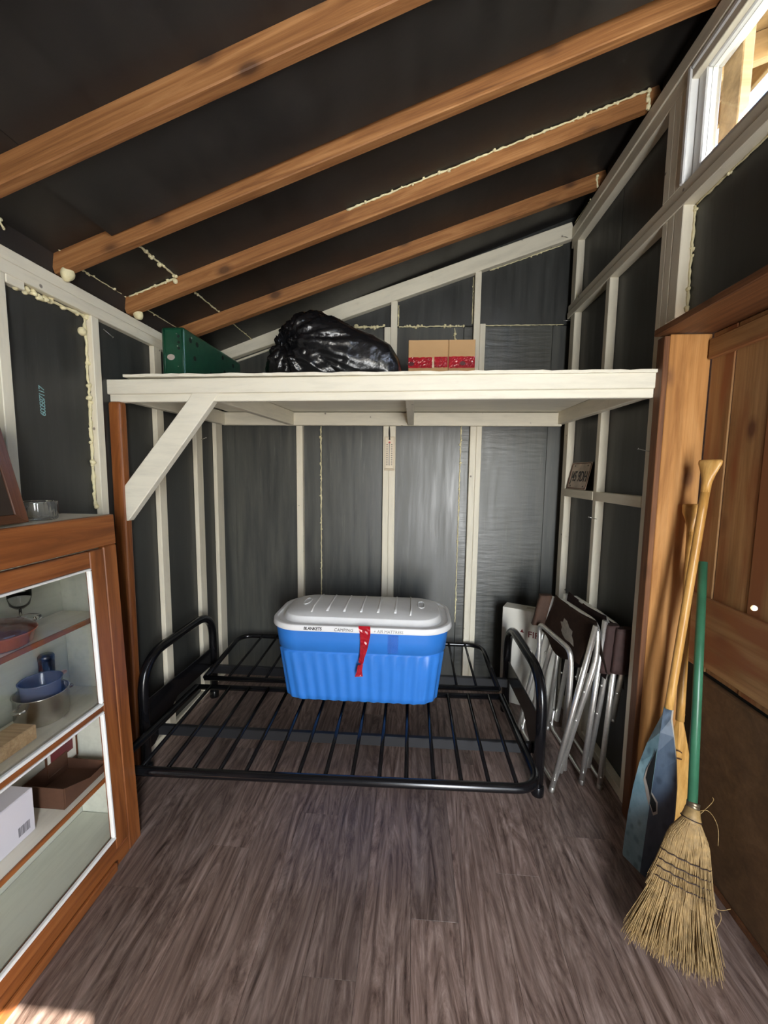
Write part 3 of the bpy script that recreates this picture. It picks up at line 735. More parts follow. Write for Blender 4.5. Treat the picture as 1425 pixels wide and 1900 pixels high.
for z0, z1 in ((0.601, 1.075), (0.107, 0.581)):
    cpart('bead', (dx1 - 0.010, OY0, z1 - bd*0.6), (dx1 + 0.004, OY1, z1), WHITEGLOSS, 0.003, dr)
    cpart('bead', (dx1 - 0.010, OY0, z0), (dx1 + 0.004, OY1, z0 + bd), WHITEGLOSS, 0.003, dr)
    cpart('bead', (dx1 - 0.010, OY1 - bd, z0 + bd), (dx1 + 0.004, OY1, z1 - bd*0.6), WHITEGLOSS, 0.003, dr, 'z')
    cpart('bead', (dx1 - 0.010, OY0, z0 + bd), (dx1 + 0.004, OY0 + bd, z1 - bd*0.6), WHITEGLOSS, 0.003, dr, 'z')
cpart('pane', (CF - 0.012, OY0 + 0.004, 0.606), (CF - 0.0095, OY1 - 0.004, 1.071), PANE, 0, dr)
IX0, IX1 = XW + 0.012, CF - 0.030
cpart('back_panel', (XW + 0.02, 0.10, 0.06), (XW + 0.028, CE - 0.004, 1.221), PALE, 0)
cpart('side_panel', (XW + 0.03, CE - 0.020, 0.0), (CF - 0.024, CE - 0.002, 1.221), PALE, 0.001)
cpart('side_panel', (XW + 0.03, 0.10, 0.0), (CF - 0.024, 0.118, 1.221), PALE, 0.001)
cpart('cabinet_floor', (XW + 0.03, 0.12, 0.085), (CF - 0.026, CE - 0.022, 0.103), PALE, 0.001)
cpart('shelf', (XW + 0.03, 0.12, 0.590), (CF - 0.026, CE - 0.022, 0.605), SHELFWHITE, 0.001)
cpart('shelf', (XW + 0.03, 0.12, 0.876), (CF - 0.055, CE - 0.022, 0.890), SHELFWHITE, 0.001)
cpart('shelf_edge', (CF - 0.055, 0.12, 0.874), (CF - 0.049, CE - 0.022, 0.891), STAINED, 0.001)
cpart('shelf', (XW + 0.03, 0.12, 0.298), (CF - 0.045, CE - 0.022, 0.312), SHELFWHITE, 0.001)
cpart('shelf_edge', (CF - 0.045, 0.12, 0.296), (CF - 0.039, CE - 0.022, 0.3125), STAINED, 0.001)

# ------------------------------------------------------------------ things in and on the cabinet
def handle_loop(name, c, out, r, rad, mat, parent, up=(0, 0, 1)):
    out = Vector(out).normalized(); side = Vector(up).cross(out).normalized(); c = Vector(c)
    pts = [c - side*r, c - side*r*0.9 + out*r*0.8, c + out*r*1.1, c + side*r*0.9 + out*r*0.8, c + side*r]
    return tube(name, smooth_path(pts, n=4), rad, mat, parent, 8)
dish = empty('casserole_dish', (-1.165, 1.01, 0.8905), 'reddish brown casserole dish with clear glass lid on the upper cabinet shelf', 'dish')
lathe('dish_body', [(0, 0), (0.060, 0.0), (0.075, 0.010), (0.082, 0.040), (0.088, 0.046), (0.084, 0.047), (0.076, 0.040), (0.066, 0.010), (0, 0.006)], (-1.165, 1.01, 0.8905), TERRA, dish)
lathe('glass_lid', [(0.087, 0.0478), (0.084, 0.056), (0.060, 0.070), (0.02, 0.078), (0.0, 0.079), (0, 0.076), (0.02, 0.075), (0.060, 0.066), (0.081, 0.054), (0.084, 0.0478)], (-1.165, 1.01, 0.8905), GLASS, dish)
handle_loop('glass_handle', (-1.165, 1.098, 0.944), (0, 1, 0), 0.024, 0.006, GLASS, dish)
handle_loop('glass_handle', (-1.165, 0.922, 0.944), (0, -1, 0), 0.024, 0.006, GLASS, dish)
stem_ = empty('stemmed_glass', (-1.215, 1.11, 0.8905), 'small stemmed glass standing behind the brown casserole dish', 'glass')
lathe('glass_foot', [(0, 0), (0.028, 0), (0.028, 0.002), (0.005, 0.006), (0.004, 0.010), (0, 0.010)], (-1.215, 1.125, 0.8905), GLASS, stem_, 24)
lathe('glass_stem', [(0, 0.010), (0.004, 0.0105), (0.0038, 0.070), (0, 0.071)], (-1.215, 1.125, 0.8905), GLASS, stem_, 16)
lathe('glass_bowl', [(0, 0.071), (0.012, 0.073), (0.025, 0.085), (0.030, 0.110), (0.030, 0.130), (0.0285, 0.130), (0.0285, 0.110), (0.023, 0.087), (0, 0.075)], (-1.215, 1.125, 0.8905), GLASS, stem_, 24)
pot = empty('saucepan', (-1.150, 1.085, 0.6055), 'dented stainless steel saucepan on middle cabinet shelf', 'pot')
PC = (-1.166, 1.125, 0.6055)
lathe('pan_body', [(0, 0), (0.060, 0.0), (0.067, 0.006), (0.070, 0.02), (0.070, 0.088), (0.073, 0.091), (0.069, 0.092), (0.067, 0.088), (0.067, 0.020), (0.06, 0.005), (0, 0.004)], PC, STEEL, pot, 48)
handle_loop('pan_handle', (-1.150, 1.193, 0.672), (0.2, 1, 0), 0.016, 0.0045, STEEL, pot)
handle_loop('pan_handle', (-1.166, 1.055, 0.672), (0, -1, 0), 0.016, 0.0045, STEEL, pot)
pot2 = empty('reflection_pan', (-1.155, 1.075, 0.6115), 'nested pan coloured as a blue grey reflection above the stainless saucepan', 'pot')
PC2 = (-1.167, 1.126, 0.612)
lathe('pan_body', [(0, 0), (0.048, 0.0), (0.053, 0.012), (0.055, 0.118), (0.0575, 0.121), (0.054, 0.122), (0.052, 0.118), (0.050, 0.012), (0, 0.004)], PC2, simple('blue_grey_reflection', (0.10, 0.11, 0.17), 0.2), pot2, 40)  # blue-grey reflection put into the colour of this nested pan
beam('pan_grip', (-1.155, 1.180, 0.722), (-1.150, 1.202, 0.724), 0.016, 0.012, simple('tan_grip', (0.50, 0.30, 0.22), 0.5), pot2, bev=0.004)
jar = empty('dark_canister', (-1.208, 1.14, 0.6055), 'tall dark blue canister behind the nested pans in the cabinet', 'canister')
JC = (-1.222, 1.205, 0.6055)
lathe('canister_body', [(0, 0), (0.020, 0), (0.022, 0.004), (0.022, 0.150), (0, 0.151)], JC, BLUEPOT, jar, 28)
lathe('canister_lid', [(0, 0.1515), (0.023, 0.1515), (0.023, 0.165), (0.020, 0.170), (0, 0.171)], JC, BLUEPOT, jar, 28)
tag(box('wooden_box', (-1.165, 0.62, 0.6055), (-1.092, 1.032, 0.650), PALEWOOD, None, 0.003), 'pale flat wooden box in front of the steel saucepan', 'box')
wbx = empty('white_box', (-1.14, 0.80, 0.313), 'cool white card box with a grey barcode on lower cabinet shelf', 'box')
box('box_body', (-1.225, 0.60, 0.3130), (-1.117, 1.030, 0.450), COOLWHITE, wbx, 0.003)
bm = bmesh.new()
for i in range(9): bm_box(bm, (-1.1170, 0.978 + i*0.0040, 0.334), (-1.1164, 0.978 + i*0.0040 + (0.0024 if i % 3 else 0.0032), 0.362))
tag(mesh_obj('barcode', bm, GREYPRINT, wbx), kind='stuff')
bbx = empty('brown_tray', (-1.16, 1.14, 0.313), 'open dark brown card tray on the lower cabinet shelf', 'tray')
bm = bmesh.new(); x0, x1, y0, y1, z0, z1 = -1.232, -1.090, 1.100, 1.270, 0.3130, 0.384
bm_box(bm, (x0, y0, z0), (x1, y1, z0 + 0.003)); bm_box(bm, (x0, y0, z0 + 0.003), (x1, y0 + 0.003, z1)); bm_box(bm, (x0, y1 - 0.003, z0 + 0.003), (x1, y1, z1 - 0.03))
bm_box(bm, (x0, y0 + 0.003, z0 + 0.003), (x0 + 0.003, y1 - 0.003, z1))
mesh_obj('tray_body', bm, CARDDARK, bbx)
prism('tray_flap', [(x1, y0 + 0.003, z0 + 0.003), (x1, y1 - 0.003, z0 + 0.003), (x1, y1 - 0.003, z0 + 0.030), (x1, y0 + 0.10, z0 + 0.030), (x1, y0 + 0.003, z1)], (0.003, 0, 0), CARDDARK, bbx)
pic = empty('framed_print', (-1.225, 1.2, 0.40), 'small framed maroon print leaning at the back of the lower cabinet', 'picture')
def framed(root, c, yw, zh, prof, depth, mframe, minner, axis_n=(1, 0, 0), axis_u=(0, 0, 1), glassy=None):
    """rectangular frame: four mitred sides as parts plus the picture."""
    n = Vector(axis_n).normalized(); u = Vector(axis_u).normalized(); h = u.cross(n).normalized(); c = Vector(c)
    co = [(-1, -1), (1, -1), (1, 1), (-1, 1)]
    for i in range(4):
        a, b = co[i], co[(i+1) % 4]
        def P(s, inset): return c + h*s[0]*(yw/2 - inset) + u*s[1]*(zh/2 - inset)
        pts = [P(a, 0), P(b, 0), P(b, prof), P(a, prof)]
        bm = bmesh.new(); lo2 = [bm.verts.new(p) for p in pts]; hi2 = [bm.verts.new(p + n*depth*(1.0 if k < 2 else 0.6)) for k, p in enumerate(pts)]
        bm.faces.new(lo2[::-1]); bm.faces.new(hi2)
        for k in range(4): bm.faces.new((lo2[k], lo2[(k+1) % 4], hi2[(k+1) % 4], hi2[k]))
        bmesh.ops.recalc_face_normals(bm, faces=bm.faces); bevel_all(bm, 0.0015)
        d = (P(b, 0) - P(a, 0)).normalized(); M = frame_mat(d, n, (P(a, 0) + P(b, 0))/2)
        bmesh.ops.transform(bm, matrix=M.inverted(), verts=bm.verts)
        mesh_obj('frame_side', bm, mframe, root, M=M)
    bm = bmesh.new(); q = [c + n*depth*0.35 + h*s*(yw/2 - prof) + u*t*(zh/2 - prof) for s, t in co]
    a = [bm.verts.new(p) for p in q]; b = [bm.verts.new(p + n*0.002) for p in q]
    bm.faces.new(a[::-1]); bm.faces.new(b)
    for k in range(4): bm.faces.new((a[k], a[(k+1) % 4], b[(k+1) % 4], b[k]))
    bmesh.ops.recalc_face_normals(bm, faces=bm.faces)
    mesh_obj('picture', bm, minner, root)
    return h, u, n, c
h_, u_, n_, c_ = framed(pic, (-1.236, 1.248, 0.440), 0.125, 0.21, 0.005, 0.010, FRAMEWOOD, WHITECARD, (1, 0, 0.12))
bm = bmesh.new(); q = [c_ + n_*0.0058 + h_*s*0.045 + u_*t*0.066 for s, t in ((-1, -1), (1, -1), (1, 1), (-1, 1))]
bm.faces.new([bm.verts.new(p) for p in q]); mesh_obj('print_image', bm, MAROON, pic)

pf = empty('picture_frame', (-1.11, 0.90, 1.2415), 'dark brown wooden picture frame leaning on top of the cabinet', 'picture frame')
framed(pf, (-1.138, 0.900, 1.3815), 0.30, 0.285, 0.026, 0.022, FRAMEWOOD, simple('dark_picture', (0.035, 0.025, 0.02), 0.12), (0.97, 0.0, 0.24), (-0.24, 0.0, 0.97))
gl = lathe('glass_candle_holder', [(0, 0), (0.043, 0), (0.046, 0.004), (0.0475, 0.055), (0.0465, 0.058), (0.0440, 0.057), (0.0425, 0.012), (0.036, 0.008), (0, 0.008)],
      (-1.152, 1.148, 1.2412), HOLDERGLASS, None, 72, wobble=lambda t, z: 0.0012*math.cos(2*math.pi*t*24) if 0.003 < z < 0.056 else 0)
tag(gl, 'low clear ribbed glass candle holder on top of the cabinet', 'glass')

# ------------------------------------------------------------------ metal bed frame
bed = empty('bed_frame', (-0.32, 1.95, 0), 'black tubular metal bed frame with arched ends and bare slats', 'bed frame')
def arm(x, yf, ybk, ztop):
    p = fillet([(x, yf, 0.012), (x, yf, ztop), (x, ybk, ztop), (x, ybk, 0.012)], 0.17, 10)
    tube('end_arch', p, 0.0225, BLACKMETAL, bed, 14)
    for y in (yf, ybk):
        lathe('foot_cap', [(0, 0), (0.025, 0), (0.027, 0.004), (0.027, 0.040), (0.0235, 0.046), (0, 0.046)], (x, y, 0.0), BLACKMETAL, bed, 20)
    prism('side_plate', [(x - 0.004, yf + 0.01, 0.235), (x - 0.004, ybk - 0.01, 0.215), (x - 0.004, ybk - 0.01, 0.325), (x - 0.004, yf + 0.01, 0.345)], (0.008, 0, 0), BLACKMETAL, bed, 0.002)
    prism('gusset', [(x - 0.003, yf + 0.02, 0.235), (x - 0.003, yf + 0.02, 0.10), (x - 0.003, yf + 0.06, 0.10), (x - 0.003, yf + 0.26, 0.232)], (0.006, 0, 0), BLACKMETAL, bed, 0.001)
arm(-1.203, 1.640, 2.275, 0.545); arm(0.573, 1.668, 2.290, 0.535)
for y, z in ((1.752, 0.147), (2.335, 0.190)):
    pass
beam('cross_bar', (-1.203, 1.742, 0.147), (0.569, 1.768, 0.147), 0.024, 0.048, GREYBAR, bed, bev=0.003)
beam('cross_bar', (-1.203, 2.250, 0.195), (0.569, 2.250, 0.195), 0.024, 0.050, GREYBAR, bed, bev=0.003)
def dz(y): return 0.222 + (y - 1.40)*0.050
rail_pts = [(0.478, 2.00), (0.505, 1.425), (-1.165, 1.385), (-1.125, 1.95)]
tube('seat_rail', fillet([(a, b, dz(b)) for a, b in rail_pts], 0.10, 8), 0.0178, BLACKMETAL, bed, 14)
back_pts = [(0.478, 2.065), (0.470, 2.555), (-1.150, 2.555), (-1.128, 2.04)]
tube('back_rail', fillet([(a, b, dz(b)) for a, b in back_pts], 0.10, 8), 0.0145, BLACKMETAL, bed, 14)
tube('middle_rail', [(-1.125, 1.950, dz(1.95)), (0.478, 1.995, dz(1.99))], 0.0135, BLACKMETAL, bed, 12)
tube('middle_rail', [(-1.128, 2.035, dz(2.035)), (0.478, 2.065, dz(2.06))], 0.0135, BLACKMETAL, bed, 12)
for i in range(15):
    x = 0.412 - 0.1045*i; yf = 1.385 + (x + 1.165)/1.67*0.04; ym = 1.950 + (x + 1.125)/1.6*0.045
    tube('slat', [(x + 0.004, yf + 0.004, dz(yf) + 0.006), (x, ym, dz(ym) + 0.006)], 0.0084, BLACKMETAL, bed, 8)
for i in range(15):
    x = 0.362 - 0.1045*i
    if x < -1.10: break
    ym = 2.035 + (x + 1.125)/1.6*0.03
    tube('slat', [(x, ym, dz(ym) + 0.006), (x, 2.555, dz(2.555) + 0.006)], 0.0070, BLACKMETAL, bed, 8)

# ------------------------------------------------------------------ storage bin
bin_ = empty('storage_bin', (-0.225, 2.05, 0.27), 'blue plastic storage bin with grey lid on the bed frame', 'bin')
BY = 2.032; BX = -0.243
def rrect(hw, hd, rad, n=160, corr=0.0, ncor=30, cx=BX, cy=BY):
    """points round a rounded rectangle with optional outward flutes."""
    rad = min(rad, hw*0.98, hd*0.98)
    straight = [2*(hd - rad), 2*(hw - rad)]; arc = rad*math.pi/2; per = 2*sum(straight) + 4*arc; out = []
    for i in range(n):
        s = per*i/n; u = s
        segs = [('l', (hw, -(hd-rad)), (0, 1), straight[0]), ('a', (hw-rad, hd-rad), 0, arc), ('l', (hw-rad, hd), (-1, 0), straight[1]), ('a', (-(hw-rad), hd-rad), 90, arc),
                ('l', (-hw, hd-rad), (0, -1), straight[0]), ('a', (-(hw-rad), -(hd-rad)), 180, arc), ('l', (-(hw-rad), -hd), (1, 0), straight[1]), ('a', (hw-rad, -(hd-rad)), 270, arc)]
        for k, c, d, L in segs:
            if u <= L or (k == 'a' and d == 270):
                if k == 'l': p = (c[0] + d[0]*u, c[1] + d[1]*u); nn = (d[1], -d[0])
                else:
                    a = math.radians(d) + u/rad; nn = (math.cos(a), math.sin(a)); p = (c[0] + nn[0]*rad, c[1] + nn[1]*rad)
                break
            u -= L
        o = corr*(0.5 + 0.5*math.cos(2*math.pi*ncor*s/per))
        out.append((cx + p[0] - nn[0]*o, cy + p[1] - nn[1]*o))
    return out
def loft(name, secs, mats, parent, capb=True, capt=True, smooth=True, midx=None):
    bm = bmesh.new(); rings = [[bm.verts.new((x, y, z)) for x, y in pts] for pts, z in secs]; n = len(rings[0])
    for i, (a, b) in enumerate(zip(rings, rings[1:])):
        for k in range(n):
            f = bm.faces.new((a[k], a[(k+1) % n], b[(k+1) % n], b[k])); f.smooth = smooth
            if midx: f.material_index = midx[i]
    if capb: bm.faces.new(rings[0][::-1])
    if capt: bm.faces.new(rings[-1])
    bmesh.ops.recalc_face_normals(bm, faces=bm.faces)
    return mesh_obj(name, bm, mats, parent)
N = 320; zb = 0.271
def body_sec(z):
    t = (z - zb)/(0.648 - zb); return 0.388 + 0.042*t, 0.190 + 0.026*t
secs = []
for z, c, ins in ((zb, 0.006, 0.010), (zb + 0.008, 0.006, 0.0), (zb + 0.03, 0.006, 0), (0.45, 0.006, 0), (0.520, 0.005, 0), (0.530, 0.0, 0.003), (0.534, 0, 0.004), (0.538, 0.0, -0.004), (0.60, 0, -0.004), (0.660, 0, -0.004)):
    hw, hd = body_sec(z); secs.append((rrect(hw - ins, hd - ins, 0.125 if z > 0.52 else 0.105, N, c, 42), z))
loft('bin_body', secs, BLUE, bin_, True, False)
lid = []
for z, hw, hd, rad in ((0.642, 0.447, 0.225, 0.150), (0.643, 0.451, 0.229, 0.153), (0.645, 0.452, 0.230, 0.153), (0.667, 0.449, 0.227, 0.150), (0.6695, 0.4475, 0.2255, 0.149), (0.6705, 0.446, 0.224, 0.148), (0.671, 0.434, 0.212, 0.140), (0.6705, 0.432, 0.210, 0.139), (0.665, 0.430, 0.208, 0.138), (0.6645, 0.428, 0.206, 0.137), (0.6645, 0.402, 0.184, 0.121), (0.665, 0.401, 0.183, 0.120),
                         (0.692, 0.392, 0.174, 0.113), (0.6945, 0.390, 0.172, 0.112), (0.696, 0.386, 0.168, 0.109), (0.706, 0.352, 0.140, 0.086), (0.713, 0.29, 0.095, 0.060), (0.716, 0.20, 0.055, 0.035), (0.717, 0.10, 0.02, 0.015)):
    lid.append((rrect(hw, hd, rad, 160), z))
lid_o = loft('lid', lid, LIDGREY, bin_, False, True)
bm = bmesh.new()
for i in range(5):
    bm_tube(bm, [(BX - 0.17 + i*0.085, BY - 0.125, 0.7075), (BX - 0.17 + i*0.085, BY - 0.08, 0.7135), (BX - 0.17 + i*0.085, BY + 0.08, 0.7135), (BX - 0.17 + i*0.085, BY + 0.125, 0.7075)], 0.0065, 8)
mesh_obj('lid_ribs', bm, LIDGREY, lid_o)
for sx in (-1, 1):
    bm = bmesh.new()
    bm_tube(bm, smooth_path([(BX + sx*0.30, BY - 0.05, 0.7145), (BX + sx*0.315, BY - 0.03, 0.714), (BX + sx*0.315, BY + 0.03, 0.714), (BX + sx*0.30, BY + 0.05, 0.7145), (BX + sx*0.285, BY + 0.03, 0.716), (BX + sx*0.285, BY - 0.03, 0.716)], True, 4), 0.003, 6, True)
    bm_tube(bm, [(BX + sx*0.245, BY - 0.140, 0.707), (BX + sx*0.248, BY - 0.08, 0.7165), (BX + sx*0.248, BY + 0.08, 0.7165), (BX + sx*0.245, BY + 0.140, 0.707)], 0.004, 6)
    mesh_obj('lid_grip', bm, LIDGREY, lid_o)
yl = BY - 0.230
def face_m(x, z, y=yl - 0.0008, tilt=0.08): return frame_mat((1, 0, 0), (0, tilt, 1), (x, y, z))
text('handwriting', 'BLANKETS', 0.020, face_m(BX - 0.218, 0.656, yl + 0.0006), INK, bin_, 0.1, 0.0008, 0.9, 0.0004)
text('handwriting', 'CAMPING', 0.020, face_m(BX - 0.070, 0.655, yl + 0.0006), simple('faded_ink', (0.10, 0.09, 0.08), 0.6), bin_, 0.2, 0.0008, 1.05)
text('handwriting', '+ AIR MATTRESS', 0.020, face_m(BX + 0.143, 0.654, yl + 0.0006), simple('very_faded_ink', (0.26, 0.25, 0.23), 0.6), bin_, 0.1, 0.0008, 0.95)
# twisted strip of red tape hanging from the lid
bm = bmesh.new(); prof = []
for i in range(26):
    t = i/25; z = 0.678 - 0.242*t
    c = BX + 0.030 + 0.006*math.sin(t*5) - 0.020*max(0, t-0.15)
    tw = 0 if t < 0.2 else (t - 0.2)*2.9
    hw = 0.028*(1 - 0.25*math.sin(min(1, t*1.5)*math.pi)**2)
    y = yl - 0.0025 - (0.006 if t > 0.16 else 0) - 0.006*t
    if t < 0.02: y += 0.004
    dx, dy = math.cos(tw)*hw, math.sin(tw)*hw*0.35
    if abs(dx) < 0.012: dx = math.copysign(0.012, dx)
    row = []
    for j in range(5):
        s = (j - 2)/2; row.append(bm.verts.new((c + dx*s, y - abs(dy)*s*0.5 + 0.0035*noise.noise(Vector((s*4, t*30, 1))), z)))
    prof.append(row)
for a, b in zip(prof, prof[1:]):
    for j in range(4): bm.faces.new((a[j], a[j+1], b[j+1], b[j]))
bmesh.ops.solidify(bm, geom=bm.faces, thickness=0.0006)
bmesh.ops.recalc_face_normals(bm, faces=bm.faces)
tag(mesh_obj('red_tape', bm, RED, bin_), 'crinkled strip of red tape')
hw, hd = body_sec(0.6)
tag(box('clear_tape', (BX + 0.140, BY - hd - 0.0080, 0.545), (BX + 0.190, BY - hd - 0.0060, 0.636), CLEARTAPE, bin_, 0), 'piece of clear tape')

# ------------------------------------------------------------------ things on the loft
ZT = ZD + 0.0135
gc = empty('green_case', (-1.14, 2.18, ZT), 'dark green perforated plastic case lying at the left end of the loft', 'case')
bm = bmesh.new(); bm_box(bm, (-1.193, 1.865, ZT), (-1.080, 2.490, 2.066), 0.014, 3)
cut = []
mesh_obj('case_body', bm, GREENP, gc)
for x in (-1.176, -1.088):
    tube('edge_bead', [(x, 1.8655, ZT + 0.01), (x, 1.8645, 2.052)], 0.0042, GREENP, gc, 8)
def disc(name, c, n, r, mat, parent, sc=(1, 1), th=0.0012):
    bm = bmesh.new(); bmesh.ops.create_cone(bm, segments=18, radius1=r, radius2=r, depth=th, cap_ends=True)
    for v in bm.verts: v.co.x *= sc[0]; v.co.y *= sc[1]
    n = Vector(n).normalized(); upv = Vector((0, 0, 1)) if abs(n.z) < 0.9 else Vector((0, 1, 0))
    x = upv.cross(n).normalized(); y = n.cross(x)
    M = Matrix((x, y, n)).transposed().to_4x4(); M.translation = c
    return mesh_obj(name, bm, mat, parent, M=M)
for z in (2.022, 1.995, 1.968, 1.835): disc('hole', (-1.106, 1.8647, z), (0, -1, 0), 0.0065, HOLE, gc)
for y, z in ((1.98, 2.018), (1.955, 1.945), (2.11, 1.905), (2.27, 1.955), (2.40, 1.92), (1.92, 2.02), (2.25, 2.03), (2.38, 2.02)): disc('hole', (-1.0798, y, z), (1, 0, 0), 0.012, HOLE, gc)
tag(disc('scraped_patch', (-1.146, 1.8645, 1.928), (0, -1, 0), 0.017, RAWPATCH, gc, (1.1, 0.8)), 'scraped bare patch')
for c in ((-1.115, 1.8643, 2.034), (-1.112, 1.8643, 1.978), (-1.112, 1.8643, 1.885)): disc('rivet', c, (0, -1, 0), 0.0028, BARE, gc, th=0.002)
disc('rivet', (-1.0795, 1.93, 2.035), (1, 0, 0), 0.005, BARE, gc, th=0.002)

def trash_bag():
    bm = bmesh.new(); bmesh.ops.create_icosphere(bm, subdivisions=6, radius=1.0)
    prof = [(-0.735, 0.03, 0.10), (-0.715, 0.10, 0.14), (-0.66, 0.24, 0.20), (-0.60, 0.315, 0.23), (-0.53, 0.352, 0.25), (-0.45, 0.362, 0.25), (-0.38, 0.338, 0.25), (-0.30, 0.300, 0.24), (-0.20, 0.270, 0.22), (-0.12, 0.225, 0.20), (-0.08, 0.165, 0.17), (-0.048, 0.03, 0.10)]
    def pr(x):
        for (a, h0, w0), (b, h1, w1) in zip(prof, prof[1:]):
            if x <= b:
                t = (x-a)/(b-a); t = max(0, t); return h0 + (h1-h0)*t, w0 + (w1-w0)*t
        return prof[-1][1:]
    KN = Vector((-0.605, 1.885, 2.00))
    for v in bm.verts:
        d = v.co.normalized()
        x = -0.392 + 0.344*math.copysign(abs(d.x)**0.9, d.x); x = min(max(x, -0.735), -0.048)
        h, wd = pr(x)
        rr = math.hypot(d.y, d.z) or 1e-6; cy, cz = d.y/rr, d.z/rr
        e = 0.72
        yy = math.copysign(abs(cy)**e, cy)*wd*(0.94 if d.y > 0 else 1); zz = (math.copysign(abs(cz)**e, cz)*0.5 + 0.5)*h
        co = Vector((x, 2.115 + yy, ZT + 0.002 + zz))
        q = co - KN; r = q.length; ang = math.atan2(q.z, q.x)
        fall = math.exp(-(r/0.24)**2)
        ridg = 1 - abs(noise.noise(Vector((ang*5.0, r*2.0, 3.3))))*2
        ridg2 = 1 - abs(noise.noise(Vector((ang*11.0, r*4, 9.1))))*2
        crum = (1 - abs(noise.noise(co*11))*2)*0.6 + (1 - abs(noise.noise(co*23 + Vector((5, 0, 0))))*2)*0.4
        nrm = Vector((d.x*0.6, cy, cz*0.8)).normalized()
        amp = fall*(0.034*ridg + 0.020*ridg2) + crum*0.012*(0.35 + 0.65*fall if x > -0.3 else 0.8)
        if d.y < 0.2: amp -= math.exp(-(r/0.07)**2)*0.045
        co += nrm*amp
        if co.z < ZT + 0.001: co.z = ZT + 0.001
        v.co = co
    return bm
tb = empty('bin_bag', (-0.4, 2.1, ZT), 'full black plastic bin bag lying on the loft', 'bag')
mesh_obj('bag_body', trash_bag(), BAG, tb, smooth=True)
bm = bmesh.new()
for i in range(9):
    a = i*0.7; L = rnd.uniform(0.03, 0.055)
    pts = [Vector((-0.600, 1.895, 2.005)), Vector((-0.600 + 0.02*math.cos(a), 1.868, 2.005 + 0.02*math.sin(a))), Vector((-0.595 + L*math.cos(a), 1.862 + rnd.uniform(-0.01, 0.01), 2.003 + L*math.sin(a)))]
    bm_tube(bm, smooth_path(pts, n=4), lambda t: 0.006 + 0.008*t, 6, flat=0.35)
mesh_obj('bag_knot', bm, BAG, tb)

cb = empty('cardboard_box', (0.135, 2.25, ZT), 'brown cardboard box sealed with red tape on the loft', 'box')
box('box_body', (-0.034, 2.103, ZT), (0.300, 2.40, 2.068), CARD, cb, 0.004, 2)
box('front_flap', (-0.033, 2.099, ZT + 0.004), (0.1655, 2.1028, 2.067), CARD, cb, 0.0015)
box('front_flap', (0.1695, 2.094, ZT + 0.004), (0.301, 2.1028, 2.066), CARD, cb, 0.0018)
def crinkle_strip(name, x0, x1, y, z0, z1, mat, parent, seed):
    bm = bmesh.new(); n, m = 24, 8; g = []
    for i in range(n + 1):
        g.append([bm.verts.new((x0 + (x1-x0)*i/n, y - 0.0012 + 0.0010*noise.noise(Vector((i*0.8 + seed, j*0.9, 0))), z0 + (z1-z0)*j/m + 0.002*noise.noise(Vector((i*0.3, j*0.1, seed))))) for j in range(m+1)])
    for i in range(n):
        for j in range(m): bm.faces.new((g[i][j], g[i+1][j], g[i+1][j+1], g[i][j+1]))
    bmesh.ops.solidify(bm, geom=bm.faces, thickness=0.0004); bmesh.ops.recalc_face_normals(bm, faces=bm.faces)
    return tag(mesh_obj(name, bm, mat, parent), 'glossy red tape with round dark marks')
ta = crinkle_strip('red_tape', -0.033, 0.088, 2.0982, 1.930, 1.982, RED, cb, 2)
tb_ = crinkle_strip('red_tape', 0.098, 0.1650, 2.0982, 1.932, 1.984, RED, cb, 5)
tc = crinkle_strip('red_tape', 0.170, 0.3005, 2.0932, 1.928, 1.984, RED, cb, 9)
disc('tape_mark', (-0.018, 2.0960, 1.950), (0, -1, 0), 0.013, REDDARK, ta, (1.1, 0.8), 0.0006)
disc('tape_mark', (0.240, 2.0912, 1.950), (0, -1, 0), 0.013, REDDARK, tc, (1.1, 0.8), 0.0006)
prism('bare_patch', [(0.055, 2.0975, 1.930), (0.098, 2.0975, 1.930), (0.096, 2.0975, 1.950), (0.092, 2.0975, 1.982), (0.087, 2.0975, 1.975), (0.086, 2.0975, 1.945)], (0, 0.001, 0), simple('pale_card_tear', (0.66, 0.52, 0.36), 0.7), cb)

# ------------------------------------------------------------------ thermometer and licence plate
th = empty('thermometer', (-0.152, YB - 0.006, 1.50), 'cream wall thermometer hanging by a black cord on the centre stud', 'thermometer')
box('back_plate', (-0.185, YB - 0.006, 1.412), (-0.118, YB - 0.002, 1.628), CREAMPL, th, 0.002)
box('scale_plate', (-0.177, YB - 0.0085, 1.425), (-0.127, YB - 0.0062, 1.622), simple('cream_scale', (0.70, 0.60, 0.45), 0.4), th, 0.001)
bm = bmesh.new()
for i in range(12):
    z = 1.447 + i*0.0118
    bm_box(bm, (-0.172, YB - 0.0091, z), (-0.163, YB - 0.0086, z + 0.0035)); bm_box(bm, (-0.142, YB - 0.0091, z), (-0.133, YB - 0.0086, z + 0.0035))
tag(mesh_obj('scale_marks', bm, INK, th), kind='stuff')
tube('glass_tube', [(-0.1525, YB - 0.0105, 1.445), (-0.1525, YB - 0.0105, 1.590)], 0.0028, simple('grey_tube', (0.45, 0.42, 0.38), 0.15), th, 8)
disc('red_bulb', (-0.1525, YB - 0.0098, 1.590), (0, -1, 0), 0.006, RED, th)
beam('lower_clip', (-0.183, YB - 0.009, 1.420), (-0.120, YB - 0.009, 1.420), 0.006, 0.010, CREAMPL, th)
disc('hanging_hole', (-0.1525, YB - 0.0090, 1.612), (0, -1, 0), 0.006, HOLE, th)
tube('cord', smooth_path([(-0.1545, YB - 0.003, 1.692), (-0.154, YB - 0.009, 1.66), (-0.1525, YB - 0.010, 1.63), (-0.1525, YB - 0.0096, 1.612)], n=4), lambda t: 0.0022 + 0.003*math.sin(t*math.pi), INK, th, 8)

